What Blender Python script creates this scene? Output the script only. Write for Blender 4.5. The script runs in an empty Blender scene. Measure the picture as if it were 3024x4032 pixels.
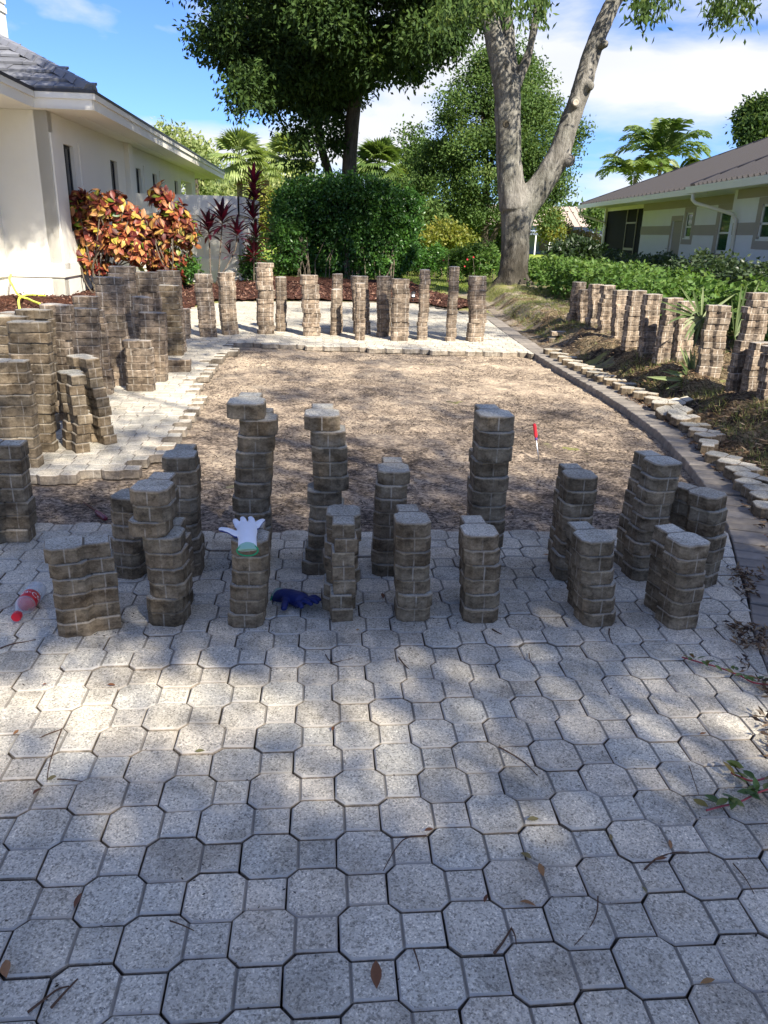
import bpy, math, random
import numpy as np
from mathutils import Vector, Matrix, noise

R = math.radians
random.seed(7)
rng = np.random.default_rng(11)
scene = bpy.context.scene

# ------------------------------------------------------------------ camera
PITCH, ROLL, EYE, FPX = 0.34884484, 0.02933556, 1.41463276, 3028.0
_cp, _sp, _cr, _sr = math.cos(PITCH), math.sin(PITCH), math.cos(ROLL), math.sin(ROLL)
FWD = np.array([0, _cp, -_sp])
RIGHT = _cr * np.array([1, 0, 0.]) + _sr * np.array([0, _sp, _cp])
UP = -_sr * np.array([1, 0, 0.]) + _cr * np.array([0, _sp, _cp])
cam_data = bpy.data.cameras.new('camera')
cam = bpy.data.objects.new('camera', cam_data)
scene.collection.objects.link(cam)
m = Matrix(((RIGHT[0], UP[0], -FWD[0], 0), (RIGHT[1], UP[1], -FWD[1], 0), (RIGHT[2], UP[2], -FWD[2], EYE), (0, 0, 0, 1)))
cam.matrix_world = m
cam_data.sensor_fit = 'VERTICAL'
cam_data.sensor_height = 24.0
cam_data.lens = 24.0 * FPX / 4032.0
cam_data.clip_start = 0.05
cam_data.clip_end = 3000
scene.camera = cam

# ------------------------------------------------------------------ world and sun
SUN_EL, SUN_AZ = R(38), R(34)          # elevation; azimuth behind the camera, to the right
TO_SUN = np.array([math.sin(SUN_AZ) * math.cos(SUN_EL), -math.cos(SUN_AZ) * math.cos(SUN_EL), math.sin(SUN_EL)])
world = bpy.data.worlds.new('World')
scene.world = world
world.use_nodes = True
wn, wl = world.node_tree.nodes, world.node_tree.links
wn.clear()
w_out = wn.new('ShaderNodeOutputWorld')
w_bg = wn.new('ShaderNodeBackground')
w_bg.inputs['Strength'].default_value = 0.15
sky = wn.new('ShaderNodeTexSky')
sky.sky_type = 'NISHITA'
sky.sun_disc = False
sky.sun_elevation = SUN_EL
sky.sun_rotation = math.atan2(TO_SUN[0], TO_SUN[1])
sky.air_density = 1.0
sky.dust_density = 0.3
sky.ozone_density = 2.5
w_tc = wn.new('ShaderNodeTexCoord')
w_map = wn.new('ShaderNodeMapping')
w_map.inputs['Scale'].default_value = (1.0, 1.0, 3.4)
w_map.inputs['Location'].default_value = (17.43, 4.19, 1.08)
w_n = wn.new('ShaderNodeTexNoise')
w_n.inputs['Scale'].default_value = 2.3
w_n.inputs['Detail'].default_value = 8
w_n.inputs['Roughness'].default_value = 0.52
w_n.inputs['Distortion'].default_value = 0.25
w_r = wn.new('ShaderNodeValToRGB')
w_r.color_ramp.elements[0].position = 0.50
w_r.color_ramp.elements[0].color = (0, 0, 0, 1)
w_r.color_ramp.elements[1].position = 0.615
w_r.color_ramp.elements[1].color = (1, 1, 1, 1)
w_hsv = wn.new('ShaderNodeHueSaturation')
w_hsv.inputs['Saturation'].default_value = 0.98
w_hsv.inputs['Value'].default_value = 0.80
w_hsv.inputs['Hue'].default_value = 0.505
w_n2 = wn.new('ShaderNodeTexNoise')
w_n2.inputs['Scale'].default_value = 5.0
w_n2.inputs['Detail'].default_value = 5
w_cc = wn.new('ShaderNodeMix'); w_cc.data_type = 'RGBA'
w_cc.inputs['A'].default_value = (1.42, 1.5, 1.7, 1)
w_cc.inputs['B'].default_value = (2.05, 2.05, 2.1, 1)
w_mix = wn.new('ShaderNodeMix'); w_mix.data_type = 'RGBA'
wl.new(w_tc.outputs['Generated'], w_map.inputs['Vector'])
wl.new(w_map.outputs[0], w_n.inputs['Vector'])
wl.new(w_map.outputs[0], w_n2.inputs['Vector'])
w_sep = wn.new('ShaderNodeSeparateXYZ'); wl.new(w_tc.outputs['Generated'], w_sep.inputs[0])
w_mr = wn.new('ShaderNodeMapRange'); w_mr.inputs['From Min'].default_value = 0.02; w_mr.inputs['From Max'].default_value = 0.30; w_mr.inputs['To Min'].default_value = 0.055; w_mr.inputs['To Max'].default_value = 0.0
wl.new(w_sep.outputs['Z'], w_mr.inputs['Value'])
w_add = wn.new('ShaderNodeMath'); w_add.operation = 'ADD'; wl.new(w_n.outputs['Fac'], w_add.inputs[0]); wl.new(w_mr.outputs[0], w_add.inputs[1])
wl.new(w_add.outputs[0], w_r.inputs['Fac'])
wl.new(sky.outputs[0], w_hsv.inputs['Color'])
wl.new(w_n2.outputs['Fac'], w_cc.inputs['Factor'])
wl.new(w_r.outputs['Color'], w_mix.inputs['Factor'])
w_tint = wn.new('ShaderNodeMix'); w_tint.data_type = 'RGBA'; w_tint.blend_type = 'MULTIPLY'; w_tint.inputs['Factor'].default_value = 1.0
w_tint.inputs['B'].default_value = (0.185, 0.270, 0.445, 1)
wl.new(w_hsv.outputs[0], w_tint.inputs['A']); wl.new(w_tint.outputs['Result'], w_mix.inputs['A'])
wl.new(w_cc.outputs['Result'], w_mix.inputs['B'])
wl.new(w_mix.outputs['Result'], w_bg.inputs['Color'])
wl.new(w_bg.outputs[0], w_out.inputs[0])

sun_data = bpy.data.lights.new('sun', 'SUN')
sun_data.energy = 3.05
sun_data.angle = R(0.5)
sun_data.color = (1.0, 0.93, 0.82)
sun = bpy.data.objects.new('sun', sun_data)
sun.rotation_euler = Vector(TO_SUN).to_track_quat('Z', 'Y').to_euler()
sun.location = (5, -10, 20)
scene.collection.objects.link(sun)

scene.view_settings.view_transform = 'Standard'
scene.view_settings.look = 'None'
scene.view_settings.exposure = 1.95
scene.view_settings.gamma = 1
scene.view_settings.use_curve_mapping = False

# ------------------------------------------------------------------ helpers
def ray(x, y):
    return (x - 1512) / FPX * RIGHT - (y - 2016) / FPX * UP + FWD
def G(x, y, z=0.0):
    d = ray(x, y); t = (z - EYE) / d[2]
    return np.array([0, 0, EYE]) + t * d
def P(x, y, Y):
    d = ray(x, y); return np.array([0, 0, EYE]) + d * (Y / d[1])
def D(x, y, Y):                       # the same from the small preview's pixels
    return P(x * 1.8228, y * 1.8228, Y)
def hit(x, y, O, n):
    d = ray(x, y); c = np.array([0, 0, EYE]); t = ((O - c) @ n) / (d @ n)
    return c + t * d

COL = scene.collection
def link(name, data, parent=None, loc=None, rot=None):
    o = bpy.data.objects.new(name, data)
    COL.objects.link(o)
    if loc is not None: o.location = loc
    if rot is not None: o.rotation_euler = rot
    if parent is not None: o.parent = parent
    return o
def tag(o, label, cat, group=None):
    o['label'] = label; o['category'] = cat
    if group: o['group'] = group
    return o
def struct(o): o['kind'] = 'structure'; return o
def stuff(o, label=None, cat=None):
    o['kind'] = 'stuff'
    if label: o['label'] = label
    if cat: o['category'] = cat
    return o
def thing(name, label, cat, loc=(0, 0, 0), rotz=0.0, group=None):
    return tag(link(name, None, loc=loc, rot=(0, 0, rotz)), label, cat, group)

def fast_mesh(name, V, F, mat=None, tint=None, smooth=False):
    V = np.asarray(V, np.float32).reshape(-1, 3); F = np.asarray(F, np.int32)
    k = F.shape[1]
    me = bpy.data.meshes.new(name)
    me.vertices.add(len(V)); me.vertices.foreach_set('co', V.ravel())
    me.loops.add(F.size); me.loops.foreach_set('vertex_index', F.ravel())
    me.polygons.add(len(F))
    me.polygons.foreach_set('loop_start', np.arange(0, F.size, k, dtype=np.int32))
    me.polygons.foreach_set('loop_total', np.full(len(F), k, np.int32))
    me.update(calc_edges=True)
    if smooth: me.polygons.foreach_set('use_smooth', np.ones(len(F), bool))
    if tint is not None:
        a = me.attributes.new('tint', 'FLOAT', 'POINT'); a.data.foreach_set('value', np.asarray(tint, np.float32))
    if mat: me.materials.append(mat)
    return me

class MB:
    def __init__(s): s.v = []; s.f = []
    def add(s, vs, fs):
        b = len(s.v); s.v += [tuple(map(float, v)) for v in vs]; s.f += [tuple(i + b for i in f) for f in fs]; return s
    def box(s, lo, hi, M=None):
        (a, b, c), (d, e, f) = lo, hi
        vs = [(a, b, c), (d, b, c), (d, e, c), (a, e, c), (a, b, f), (d, b, f), (d, e, f), (a, e, f)]
        if M is not None: vs = [M @ Vector(v) for v in vs]
        return s.add(vs, [(3, 2, 1, 0), (4, 5, 6, 7), (0, 1, 5, 4), (1, 2, 6, 5), (2, 3, 7, 6), (3, 0, 4, 7)])
    def obox(s, O, d, n, s0, s1, t0, t1, z0, z1):
        def p(a, t, z): return (O[0] + d[0] * a + n[0] * t, O[1] + d[1] * a + n[1] * t, z)
        vs = [p(s0, t0, z0), p(s1, t0, z0), p(s1, t1, z0), p(s0, t1, z0), p(s0, t0, z1), p(s1, t0, z1), p(s1, t1, z1), p(s0, t1, z1)]
        fs = [(3, 2, 1, 0), (4, 5, 6, 7), (0, 1, 5, 4), (1, 2, 6, 5), (2, 3, 7, 6), (3, 0, 4, 7)]
        if d[0] * n[1] - d[1] * n[0] < 0: fs = [f[::-1] for f in fs]
        return s.add(vs, fs)
    def tube(s, pts, rad, seg=8, caps=True):
        pts = [Vector(p) for p in pts]; n = len(pts)
        if not hasattr(rad, '__len__'): rad = [rad] * n
        vs = []; fs = []; up = Vector((0.31, 0.17, 0.93))
        t0 = (pts[1] - pts[0]).normalized(); u = t0.cross(up)
        if u.length < 1e-3: u = t0.cross(Vector((1, 0, 0)))
        u.normalize()
        for i in range(n):
            t = (pts[min(i + 1, n - 1)] - pts[max(i - 1, 0)]).normalized()
            u = (u - t * u.dot(t)).normalized(); w = t.cross(u)
            for k in range(seg):
                a = 2 * math.pi * k / seg
                vs.append(pts[i] + (u * math.cos(a) + w * math.sin(a)) * rad[i])
        for i in range(n - 1):
            for k in range(seg):
                fs.append((i * seg + k, i * seg + (k + 1) % seg, (i + 1) * seg + (k + 1) % seg, (i + 1) * seg + k))
        if caps:
            fs.append(tuple(range(seg))[::-1]); fs.append(tuple(range((n - 1) * seg, n * seg)))
        return s.add(vs, fs)
    def lathe(s, prof, seg=20, M=None):
        vs = []; fs = []; n = len(prof)
        for r, z in prof:
            for k in range(seg):
                a = 2 * math.pi * k / seg
                v = Vector((r * math.cos(a), r * math.sin(a), z)); vs.append(M @ v if M is not None else v)
        for i in range(n - 1):
            for k in range(seg):
                fs.append((i * seg + k, i * seg + (k + 1) % seg, (i + 1) * seg + (k + 1) % seg, (i + 1) * seg + k))
        fs.append(tuple(range(seg))[::-1]); fs.append(tuple(range((n - 1) * seg, n * seg)))
        return s.add(vs, fs)
    def prism(s, poly, z0, z1, ch=0.0):
        n = len(poly); c = inset(poly, ch) if ch else poly
        vs = [(x, y, z0) for x, y in poly] + [(x, y, z1 - ch) for x, y in poly]
        fs = [tuple(range(n))[::-1]] + [(i, (i + 1) % n, n + (i + 1) % n, n + i) for i in range(n)]
        if ch:
            vs += [(x, y, z1) for x, y in c]
            fs += [(n + i, n + (i + 1) % n, 2 * n + (i + 1) % n, 2 * n + i) for i in range(n)]
            fs.append(tuple(range(2 * n, 3 * n)))
        else: fs.append(tuple(range(n, 2 * n)))
        return s.add(vs, fs)
    def mesh(s, name, mat=None, smooth=False):
        me = bpy.data.meshes.new(name); me.from_pydata(s.v, [], s.f); me.update()
        if mat: me.materials.append(mat)
        if smooth: me.polygons.foreach_set('use_smooth', np.ones(len(me.polygons), bool))
        return me
    def build(s, name, mat=None, parent=None, smooth=False, loc=None, rot=None):
        return link(name, s.mesh(name, mat, smooth), parent, loc, rot)

def inset(poly, d):
    n = len(poly); out = []
    for i in range(n):
        p0, p1, p2 = (np.array(poly[(i + k) % n]) for k in (-1, 0, 1))
        e1 = p1 - p0; e2 = p2 - p1; e1 = e1 / np.linalg.norm(e1); e2 = e2 / np.linalg.norm(e2)
        n1 = np.array([-e1[1], e1[0]]); n2 = np.array([-e2[1], e2[0]])
        b = n1 + n2; b = b / max(1e-6, (b @ b)) * 2
        out.append(tuple(p1 + b * d * 1.0))
    return out

def fbm(X, Y, s=1.0, seed=0.0, octv=4):
    """cheap vectorised value noise"""
    X = np.asarray(X, float) * s; Y = np.asarray(Y, float) * s
    out = np.zeros_like(X); amp = 1.0; tot = 0
    for o in range(octv):
        xi = np.floor(X).astype(np.int64); yi = np.floor(Y).astype(np.int64); xf = X - xi; yf = Y - yi
        u = xf * xf * (3 - 2 * xf); v = yf * yf * (3 - 2 * yf)
        def h(a, b):
            n = (a * 374761393 + b * 668265263 + int(seed * 1013) + o * 7919) & 0x7fffffff
            n = ((n ^ (n >> 13)) * 1274126177) & 0x7fffffff
            return ((n ^ (n >> 16)) & 0xffff) / 65535.0
        out += amp * ((h(xi, yi) * (1 - u) + h(xi + 1, yi) * u) * (1 - v) + (h(xi, yi + 1) * (1 - u) + h(xi + 1, yi + 1) * u) * v)
        tot += amp; amp *= .5; X = X * 2.03 + 11.3; Y = Y * 2.03 + 5.7
    return out / tot

def in_poly(X, Y, poly):
    X = np.asarray(X); Y = np.asarray(Y); c = np.zeros(X.shape, bool); n = len(poly)
    for i in range(n):
        x0, y0 = poly[i]; x1, y1 = poly[(i + 1) % n]
        cond = ((y0 > Y) != (y1 > Y))
        with np.errstate(divide='ignore', invalid='ignore'):
            xx = (x1 - x0) * (Y - y0) / (y1 - y0 + 1e-12) + x0
        c ^= cond & (X < xx)
    return c

def catmull(pts, n=8):
    pts = [np.array(p, float) for p in pts]; out = []
    for i in range(len(pts) - 1):
        p0 = pts[max(i - 1, 0)]; p1 = pts[i]; p2 = pts[i + 1]; p3 = pts[min(i + 2, len(pts) - 1)]
        for k in range(n):
            t = k / n
            out.append(.5 * ((2 * p1) + (-p0 + p2) * t + (2 * p0 - 5 * p1 + 4 * p2 - p3) * t * t + (-p0 + 3 * p1 - 3 * p2 + p3) * t ** 3))
    out.append(pts[-1]); return out

def remesh(mb, name, voxel, mat, parent=None, wob=0.0, wscale=4.0, smooth_it=4, stretch=1.0, loc=None, rot=None):
    """fuses overlapping closed tubes into one skin"""
    tmp = mb.build('tmp_fuse')
    md = tmp.modifiers.new('r', 'REMESH'); md.mode = 'VOXEL'; md.voxel_size = voxel
    ms = tmp.modifiers.new('s', 'SMOOTH'); ms.iterations = smooth_it; ms.factor = 0.6
    dg = bpy.context.evaluated_depsgraph_get(); dg.update()
    me = bpy.data.meshes.new_from_object(tmp.evaluated_get(dg))
    old = tmp.data; bpy.data.objects.remove(tmp); bpy.data.meshes.remove(old)
    me.name = name
    if wob:
        n = len(me.vertices); co = np.empty(n * 3, np.float32); no = np.empty(n * 3, np.float32)
        me.vertices.foreach_get('co', co); me.vertices.foreach_get('normal', no); co = co.reshape(-1, 3); no = no.reshape(-1, 3)
        th = co[:, 0] * 1.7 + co[:, 1]
        d = (fbm(co[:, 0] + co[:, 1], co[:, 2] * stretch, wscale, 3, 5) - .5) + .6 * (fbm(co[:, 0] - co[:, 1], co[:, 2] * stretch, wscale * 2.3, 9, 3) - .5)
        co += no * (d * 2 * wob)[:, None]
        me.vertices.foreach_set('co', co.ravel()); me.update()
    me.materials.clear(); me.materials.append(mat)
    me.polygons.foreach_set('use_smooth', np.ones(len(me.polygons), bool))
    return link(name, me, parent, loc, rot)

# ------------------------------------------------------------------ materials
class NT:
    def __init__(s, name):
        s.m = bpy.data.materials.new(name); s.m.use_nodes = True
        s.n = s.m.node_tree.nodes; s.l = s.m.node_tree.links
        s.b = s.n['Principled BSDF']; s.out = s.n['Material Output']; s.tc = None
    def obj(s, which='Object'):
        if s.tc is None: s.tc = s.n.new('ShaderNodeTexCoord')
        return s.tc.outputs[which]
    def put(s, sock, v):
        if hasattr(v, 'node') or isinstance(v, bpy.types.NodeSocket): s.l.new(v, sock)
        else: sock.default_value = v
    def noise(s, scale, detail=4, rough=.55, vec=None, dist=0, dim3=True):
        n = s.n.new('ShaderNodeTexNoise'); n.inputs['Scale'].default_value = scale; n.inputs['Detail'].default_value = detail
        n.inputs['Roughness'].default_value = rough; n.inputs['Distortion'].default_value = dist
        s.l.new(vec if vec is not None else s.obj(), n.inputs['Vector']); return n.outputs['Fac']
    def voro(s, scale, vec=None, out='Distance', feature='F1'):
        n = s.n.new('ShaderNodeTexVoronoi'); n.inputs['Scale'].default_value = scale; n.feature = feature
        s.l.new(vec if vec is not None else s.obj(), n.inputs['Vector']); return n.outputs[out]
    def map(s, vec, scale=(1, 1, 1), loc=(0, 0, 0), rot=(0, 0, 0)):
        n = s.n.new('ShaderNodeMapping'); n.inputs['Scale'].default_value = scale; n.inputs['Location'].default_value = loc
        n.inputs['Rotation'].default_value = rot; s.l.new(vec, n.inputs['Vector']); return n.outputs[0]
    def ramp(s, fac, stops, interp='LINEAR'):
        n = s.n.new('ShaderNodeValToRGB'); e = n.color_ramp.elements; n.color_ramp.interpolation = interp
        while len(e) < len(stops): e.new(.5)
        for el, (p, c) in zip(e, stops):
            el.position = p; el.color = (c[0], c[1], c[2], 1) if hasattr(c, '__len__') else (c, c, c, 1)
        s.l.new(fac, n.inputs[0]); return n.outputs[0]
    def mix(s, f, a, b, mode='MIX'):
        n = s.n.new('ShaderNodeMix'); n.data_type = 'RGBA'; n.blend_type = mode
        for k, v in (('Factor', f), ('A', a), ('B', b)):
            sk = n.inputs[k]
            if isinstance(v, bpy.types.NodeSocket): s.l.new(v, sk)
            elif hasattr(v, '__len__'): sk.default_value = (v[0], v[1], v[2], 1)
            elif k == 'Factor': sk.default_value = v
            else: sk.default_value = (v, v, v, 1)
        return n.outputs['Result']
    def math(s, op, a, b=0.0, c=None, clamp=False):
        n = s.n.new('ShaderNodeMath'); n.operation = op; n.use_clamp = clamp
        s.put(n.inputs[0], a); s.put(n.inputs[1], b)
        if c is not None: s.put(n.inputs[2], c)
        return n.outputs[0]
    def sep(s, v):
        n = s.n.new('ShaderNodeSeparateXYZ'); s.l.new(v, n.inputs[0]); return n.outputs
    def attr(s, name='tint'):
        n = s.n.new('ShaderNodeAttribute'); n.attribute_name = name; return n.outputs['Fac']
    def rand(s):
        n = s.n.new('ShaderNodeObjectInfo'); return n.outputs['Random']
    def vadd(s, a, b):
        n = s.n.new('ShaderNodeVectorMath'); n.operation = 'ADD'; s.l.new(a, n.inputs[0]); s.l.new(b, n.inputs[1]); return n.outputs[0]
    def shifted(s, amt=37.0):
        c = s.n.new('ShaderNodeCombineXYZ'); r = s.rand()
        s.l.new(s.math('MULTIPLY', r, amt), c.inputs[0]); s.l.new(s.math('MULTIPLY', r, amt * 1.7), c.inputs[1]); s.l.new(s.math('MULTIPLY', r, amt * .6), c.inputs[2])
        return s.vadd(s.obj(), c.outputs[0])
    def bump(s, h, strength=.5, dist=.01):
        n = s.n.new('ShaderNodeBump'); n.inputs['Strength'].default_value = strength; n.inputs['Distance'].default_value = dist
        s.l.new(h, n.inputs['Height']); s.l.new(n.outputs[0], s.b.inputs['Normal'])
    def done(s, col, rough=.8, spec=.3, metal=0.0):
        s.put(s.b.inputs['Base Color'], col if isinstance(col, bpy.types.NodeSocket) else (col[0], col[1], col[2], 1))
        s.put(s.b.inputs['Roughness'], rough); s.b.inputs['Specular IOR Level'].default_value = spec; s.b.inputs['Metallic'].default_value = metal
        return s.m

def mat_paver(name, top_lo, top_hi, side_lo, side_hi, dirty=.5, streak=.35, rlo=.90, rhi=1.08, edge_k=.8, sw=.0026):
    t = NT(name); v = t.shifted()
    nz = t.sep(t.obj('Normal'))[2]; r = t.rand()
    ag = t.voro(300, v, 'Color'); agv = t.sep(ag)[0]
    n1 = t.noise(9, 5, .6, v); n2 = t.noise(120, 3, .75, v)
    top = t.mix(n1, top_lo, top_hi)
    spk = t.ramp(agv, [(0, .50), (.13, .74), (.3, .94), (.8, 1.0), (.93, 1.18), (1, 1.38)])
    top = t.mix(.85, top, spk, 'MULTIPLY')
    sp2 = t.sep(t.voro(210, v, 'Color'))[1]
    top = t.mix(.9, top, t.ramp(sp2, [(0, .50), (.10, .62), (.24, .94), (.86, 1.0), (.95, 1.22), (1, 1.35)]), 'MULTIPLY')
    pit = t.ramp(n2, [(.33, .32), (.45, 1.0)])
    top = t.mix(.75, top, pit, 'MULTIPLY')
    blot = t.ramp(t.noise(4.5, 5, .62, v), [(.36, .62), (.5, 1.0), (.7, 1.1)])
    top = t.mix(dirty, top, blot, 'MULTIPLY')
    o_ = t.sep(t.obj()); gr_ = t.math('MULTIPLY', t.math('LESS_THAN', t.math('ABSOLUTE', t.math('SUBTRACT', o_[0], .0678)), .0042), t.math('LESS_THAN', t.math('ABSOLUTE', o_[1]), .046))
    vx = t.map(v, (1, 1, 1.6))
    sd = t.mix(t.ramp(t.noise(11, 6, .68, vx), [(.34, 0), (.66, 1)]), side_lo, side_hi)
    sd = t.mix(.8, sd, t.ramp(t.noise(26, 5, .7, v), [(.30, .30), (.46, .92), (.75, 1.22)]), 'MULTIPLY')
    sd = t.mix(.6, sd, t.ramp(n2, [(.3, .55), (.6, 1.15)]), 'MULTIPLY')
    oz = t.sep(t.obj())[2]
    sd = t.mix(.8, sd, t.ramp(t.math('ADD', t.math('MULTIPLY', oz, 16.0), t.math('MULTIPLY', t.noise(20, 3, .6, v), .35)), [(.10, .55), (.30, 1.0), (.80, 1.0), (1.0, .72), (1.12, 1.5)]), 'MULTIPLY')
    # pale rib streaks where the spacer nibs sit
    o = t.sep(t.obj()); nn = t.sep(t.obj('Normal'))
    ax = t.math('ABSOLUTE', o[0]); bx = t.math('ABSOLUTE', t.math('SUBTRACT', o[0], .113)); ay = t.math('ABSOLUTE', o[1])
    anx = t.math('ABSOLUTE', nn[0])
    sx = t.math('MULTIPLY', t.math('LESS_THAN', t.math('MINIMUM', ax, bx), sw), t.math('LESS_THAN', anx, .5))
    sy = t.math('MULTIPLY', t.math('LESS_THAN', ay, sw), t.math('GREATER_THAN', anx, .9))
    st = t.math('MULTIPLY', t.math('ADD', sx, sy, clamp=True), t.ramp(t.noise(14, 3, .6, v), [(.38, 0), (.6, streak)]))
    sd = t.mix(st, sd, (.62, .58, .50))
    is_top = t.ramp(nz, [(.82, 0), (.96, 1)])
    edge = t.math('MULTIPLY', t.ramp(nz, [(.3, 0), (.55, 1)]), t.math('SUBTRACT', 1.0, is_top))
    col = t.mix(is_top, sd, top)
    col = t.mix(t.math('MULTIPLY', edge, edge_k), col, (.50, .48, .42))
    col = t.mix(t.math('MULTIPLY', gr_, t.ramp(nz, [(.2, 0), (.4, .5)])), col, (.085, .078, .065))
    br = t.ramp(r, [(0, rlo), (1, rhi)])
    geo = t.n.new('ShaderNodeNewGeometry').outputs['Position']
    col = t.mix(.7, col, t.ramp(t.noise(2.1, 6, .66, geo), [(.32, (.66, .64, .60)), (.50, (1, 1, 1)), (.72, (1.10, 1.08, 1.04))]), 'MULTIPLY')
    col = t.mix(.45, col, t.ramp(t.noise(14, 6, .7, geo), [(.30, (.50, .47, .42)), (.44, (1, 1, 1))]), 'MULTIPLY')
    col = t.mix(1.0, col, br, 'MULTIPLY')
    hue = t.mix(t.math('MULTIPLY', t.math('FRACT', t.math('MULTIPLY', r, 7.3)), .35), col, t.mix(1.0, col, (1.12, .98, .86), 'MULTIPLY'))
    t.bump(t.math('ADD', t.math('MULTIPLY', agv, .35), t.noise(60, 4, .7, v)), .55, .004)
    return t.done(hue, .92, .2)

M = {}
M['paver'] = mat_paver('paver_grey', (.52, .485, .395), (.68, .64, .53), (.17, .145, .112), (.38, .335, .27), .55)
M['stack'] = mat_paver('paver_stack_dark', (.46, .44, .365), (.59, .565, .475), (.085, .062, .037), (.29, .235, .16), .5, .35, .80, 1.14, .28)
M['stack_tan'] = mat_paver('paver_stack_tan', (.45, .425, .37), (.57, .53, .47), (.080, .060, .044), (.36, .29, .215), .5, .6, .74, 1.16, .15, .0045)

def simple(name, col, rough=.7, spec=.3, nscale=None, var=.25, bump=0, bscale=60, metal=0, bdist=.01, rnd=.0):
    t = NT(name)
    if nscale:
        c = t.mix(t.noise(nscale, 6, .62), tuple(x * (1 - var) for x in col), tuple(min(1, x * (1 + var)) for x in col))
    else: c = t.mix(0.0, col, col)
    if rnd: c = t.mix(1.0, c, t.ramp(t.rand(), [(0, 1 - rnd), (1, 1 + rnd)]), 'MULTIPLY')
    if bump: t.bump(t.noise(bscale, 5, .6), bump, bdist)
    return t.done(c, rough, spec, metal)

M['stucco'] = simple('cream_stucco', (.76, .73, .64), .9, .2, 1.3, .05, .35, 9, bdist=.02)
M['trim'] = simple('cream_trim_paint', (.78, .75, .67), .7, .3, 2, .04, .05, 30)
M['white_trim'] = simple('white_paint', (.80, .80, .78), .5, .4, 3, .03)
M['stucco_grey'] = simple('pale_grey_stucco', (.82, .83, .86), .92, .2, 2, .05, .4, 60, bdist=.006)
M['band'] = simple('taupe_stucco', (.44, .395, .35), .92, .2, 2, .06, .4, 60, bdist=.006)
M['gutter'] = simple('cream_gutter', (.80, .77, .68), .45, .5, 3, .05)
M['roof_tile'] = simple('slate_grey_tile', (.155, .16, .178), .55, .4, 7, .30, .3, 40, rnd=.22)
M['tile_edge'] = simple('tile_mortar', (.16, .155, .16), .9, .2, 8, .3)
M['metal_roof'] = simple('brown_grey_metal_roof', (.036, .033, .034), .62, .15, .6, .12)
M['metal_rib'] = simple('lit_metal_rib', (.060, .055, .056), .62, .2)  # same paint as the roof pans, lightened to stand for light on the ribs
M['metal_edge'] = simple('dark_bronze_edge', (.035, .03, .028), .45, .5)
M['screen'] = simple('dark_insect_screen', (.007, .007, .009), .7, .1, 3, .4)
M['bronze'] = simple('tan_frame', (.30, .27, .20), .5, .4)
M['door'] = simple('taupe_door', (.40, .36, .31), .7, .3, 2, .04)
M['glass_dark'] = simple('dark_window_glass', (.012, .015, .022), .06, .6, 3, .3)
M['glass_green'] = simple('green_reflecting_glass', (.02, .07, .045), .05, .9, 4, .8)
M['dark_metal'] = simple('black_metal', (.02, .02, .022), .5, .4)
M['tan_roof'] = simple('tan_metal_roof', (.42, .34, .27), .6, .3, 1, .08)

def mat_bark(name, lo, hi, s=5.0, zs=.35, foot=False):
    t = NT(name); v = t.map(t.obj(), (1, 1, zs))
    a = t.noise(s, 7, .68, v, .6); b = t.noise(s * 5, 5, .7, v)
    c = t.mix(t.ramp(a, [(.33, 0), (.66, 1)]), lo, hi)
    c = t.mix(.75, c, t.ramp(b, [(.3, .5), (.55, 1.05), (.8, 1.2)]), 'MULTIPLY')
    c = t.mix(.35, c, t.ramp(t.noise(1.1, 4, .6), [(.35, (.6, .66, .5)), (.6, (1.1, 1.06, 1.0))]), 'MULTIPLY')
    if foot:     # damp, stained foot of the trunk
        hz = t.math('ADD', t.math('DIVIDE', t.sep(t.obj())[2], 3.0), t.math('MULTIPLY', t.math('SUBTRACT', t.noise(2.5, 4, .6), .5), .55))
        c = t.mix(.9, c, t.ramp(hz, [(.22, (.30, .27, .24)), (.62, (1, 1, 1))]), 'MULTIPLY')
    t.bump(t.math('ADD', t.math('MULTIPLY', a, .6), b), .9, .05)
    return t.done(c, .95, .15)
M['bark'] = mat_bark('grey_oak_bark', (.095, .088, .075), (.30, .285, .255), foot=True)
M['bark_dark'] = mat_bark('dark_bark', (.045, .038, .03), (.13, .11, .085))
M['palm_bark'] = mat_bark('palm_trunk', (.12, .09, .06), (.30, .24, .17), 3, 2.5)
M['stem'] = mat_bark('shrub_stem', (.13, .10, .075), (.26, .22, .17), 12)

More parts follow.
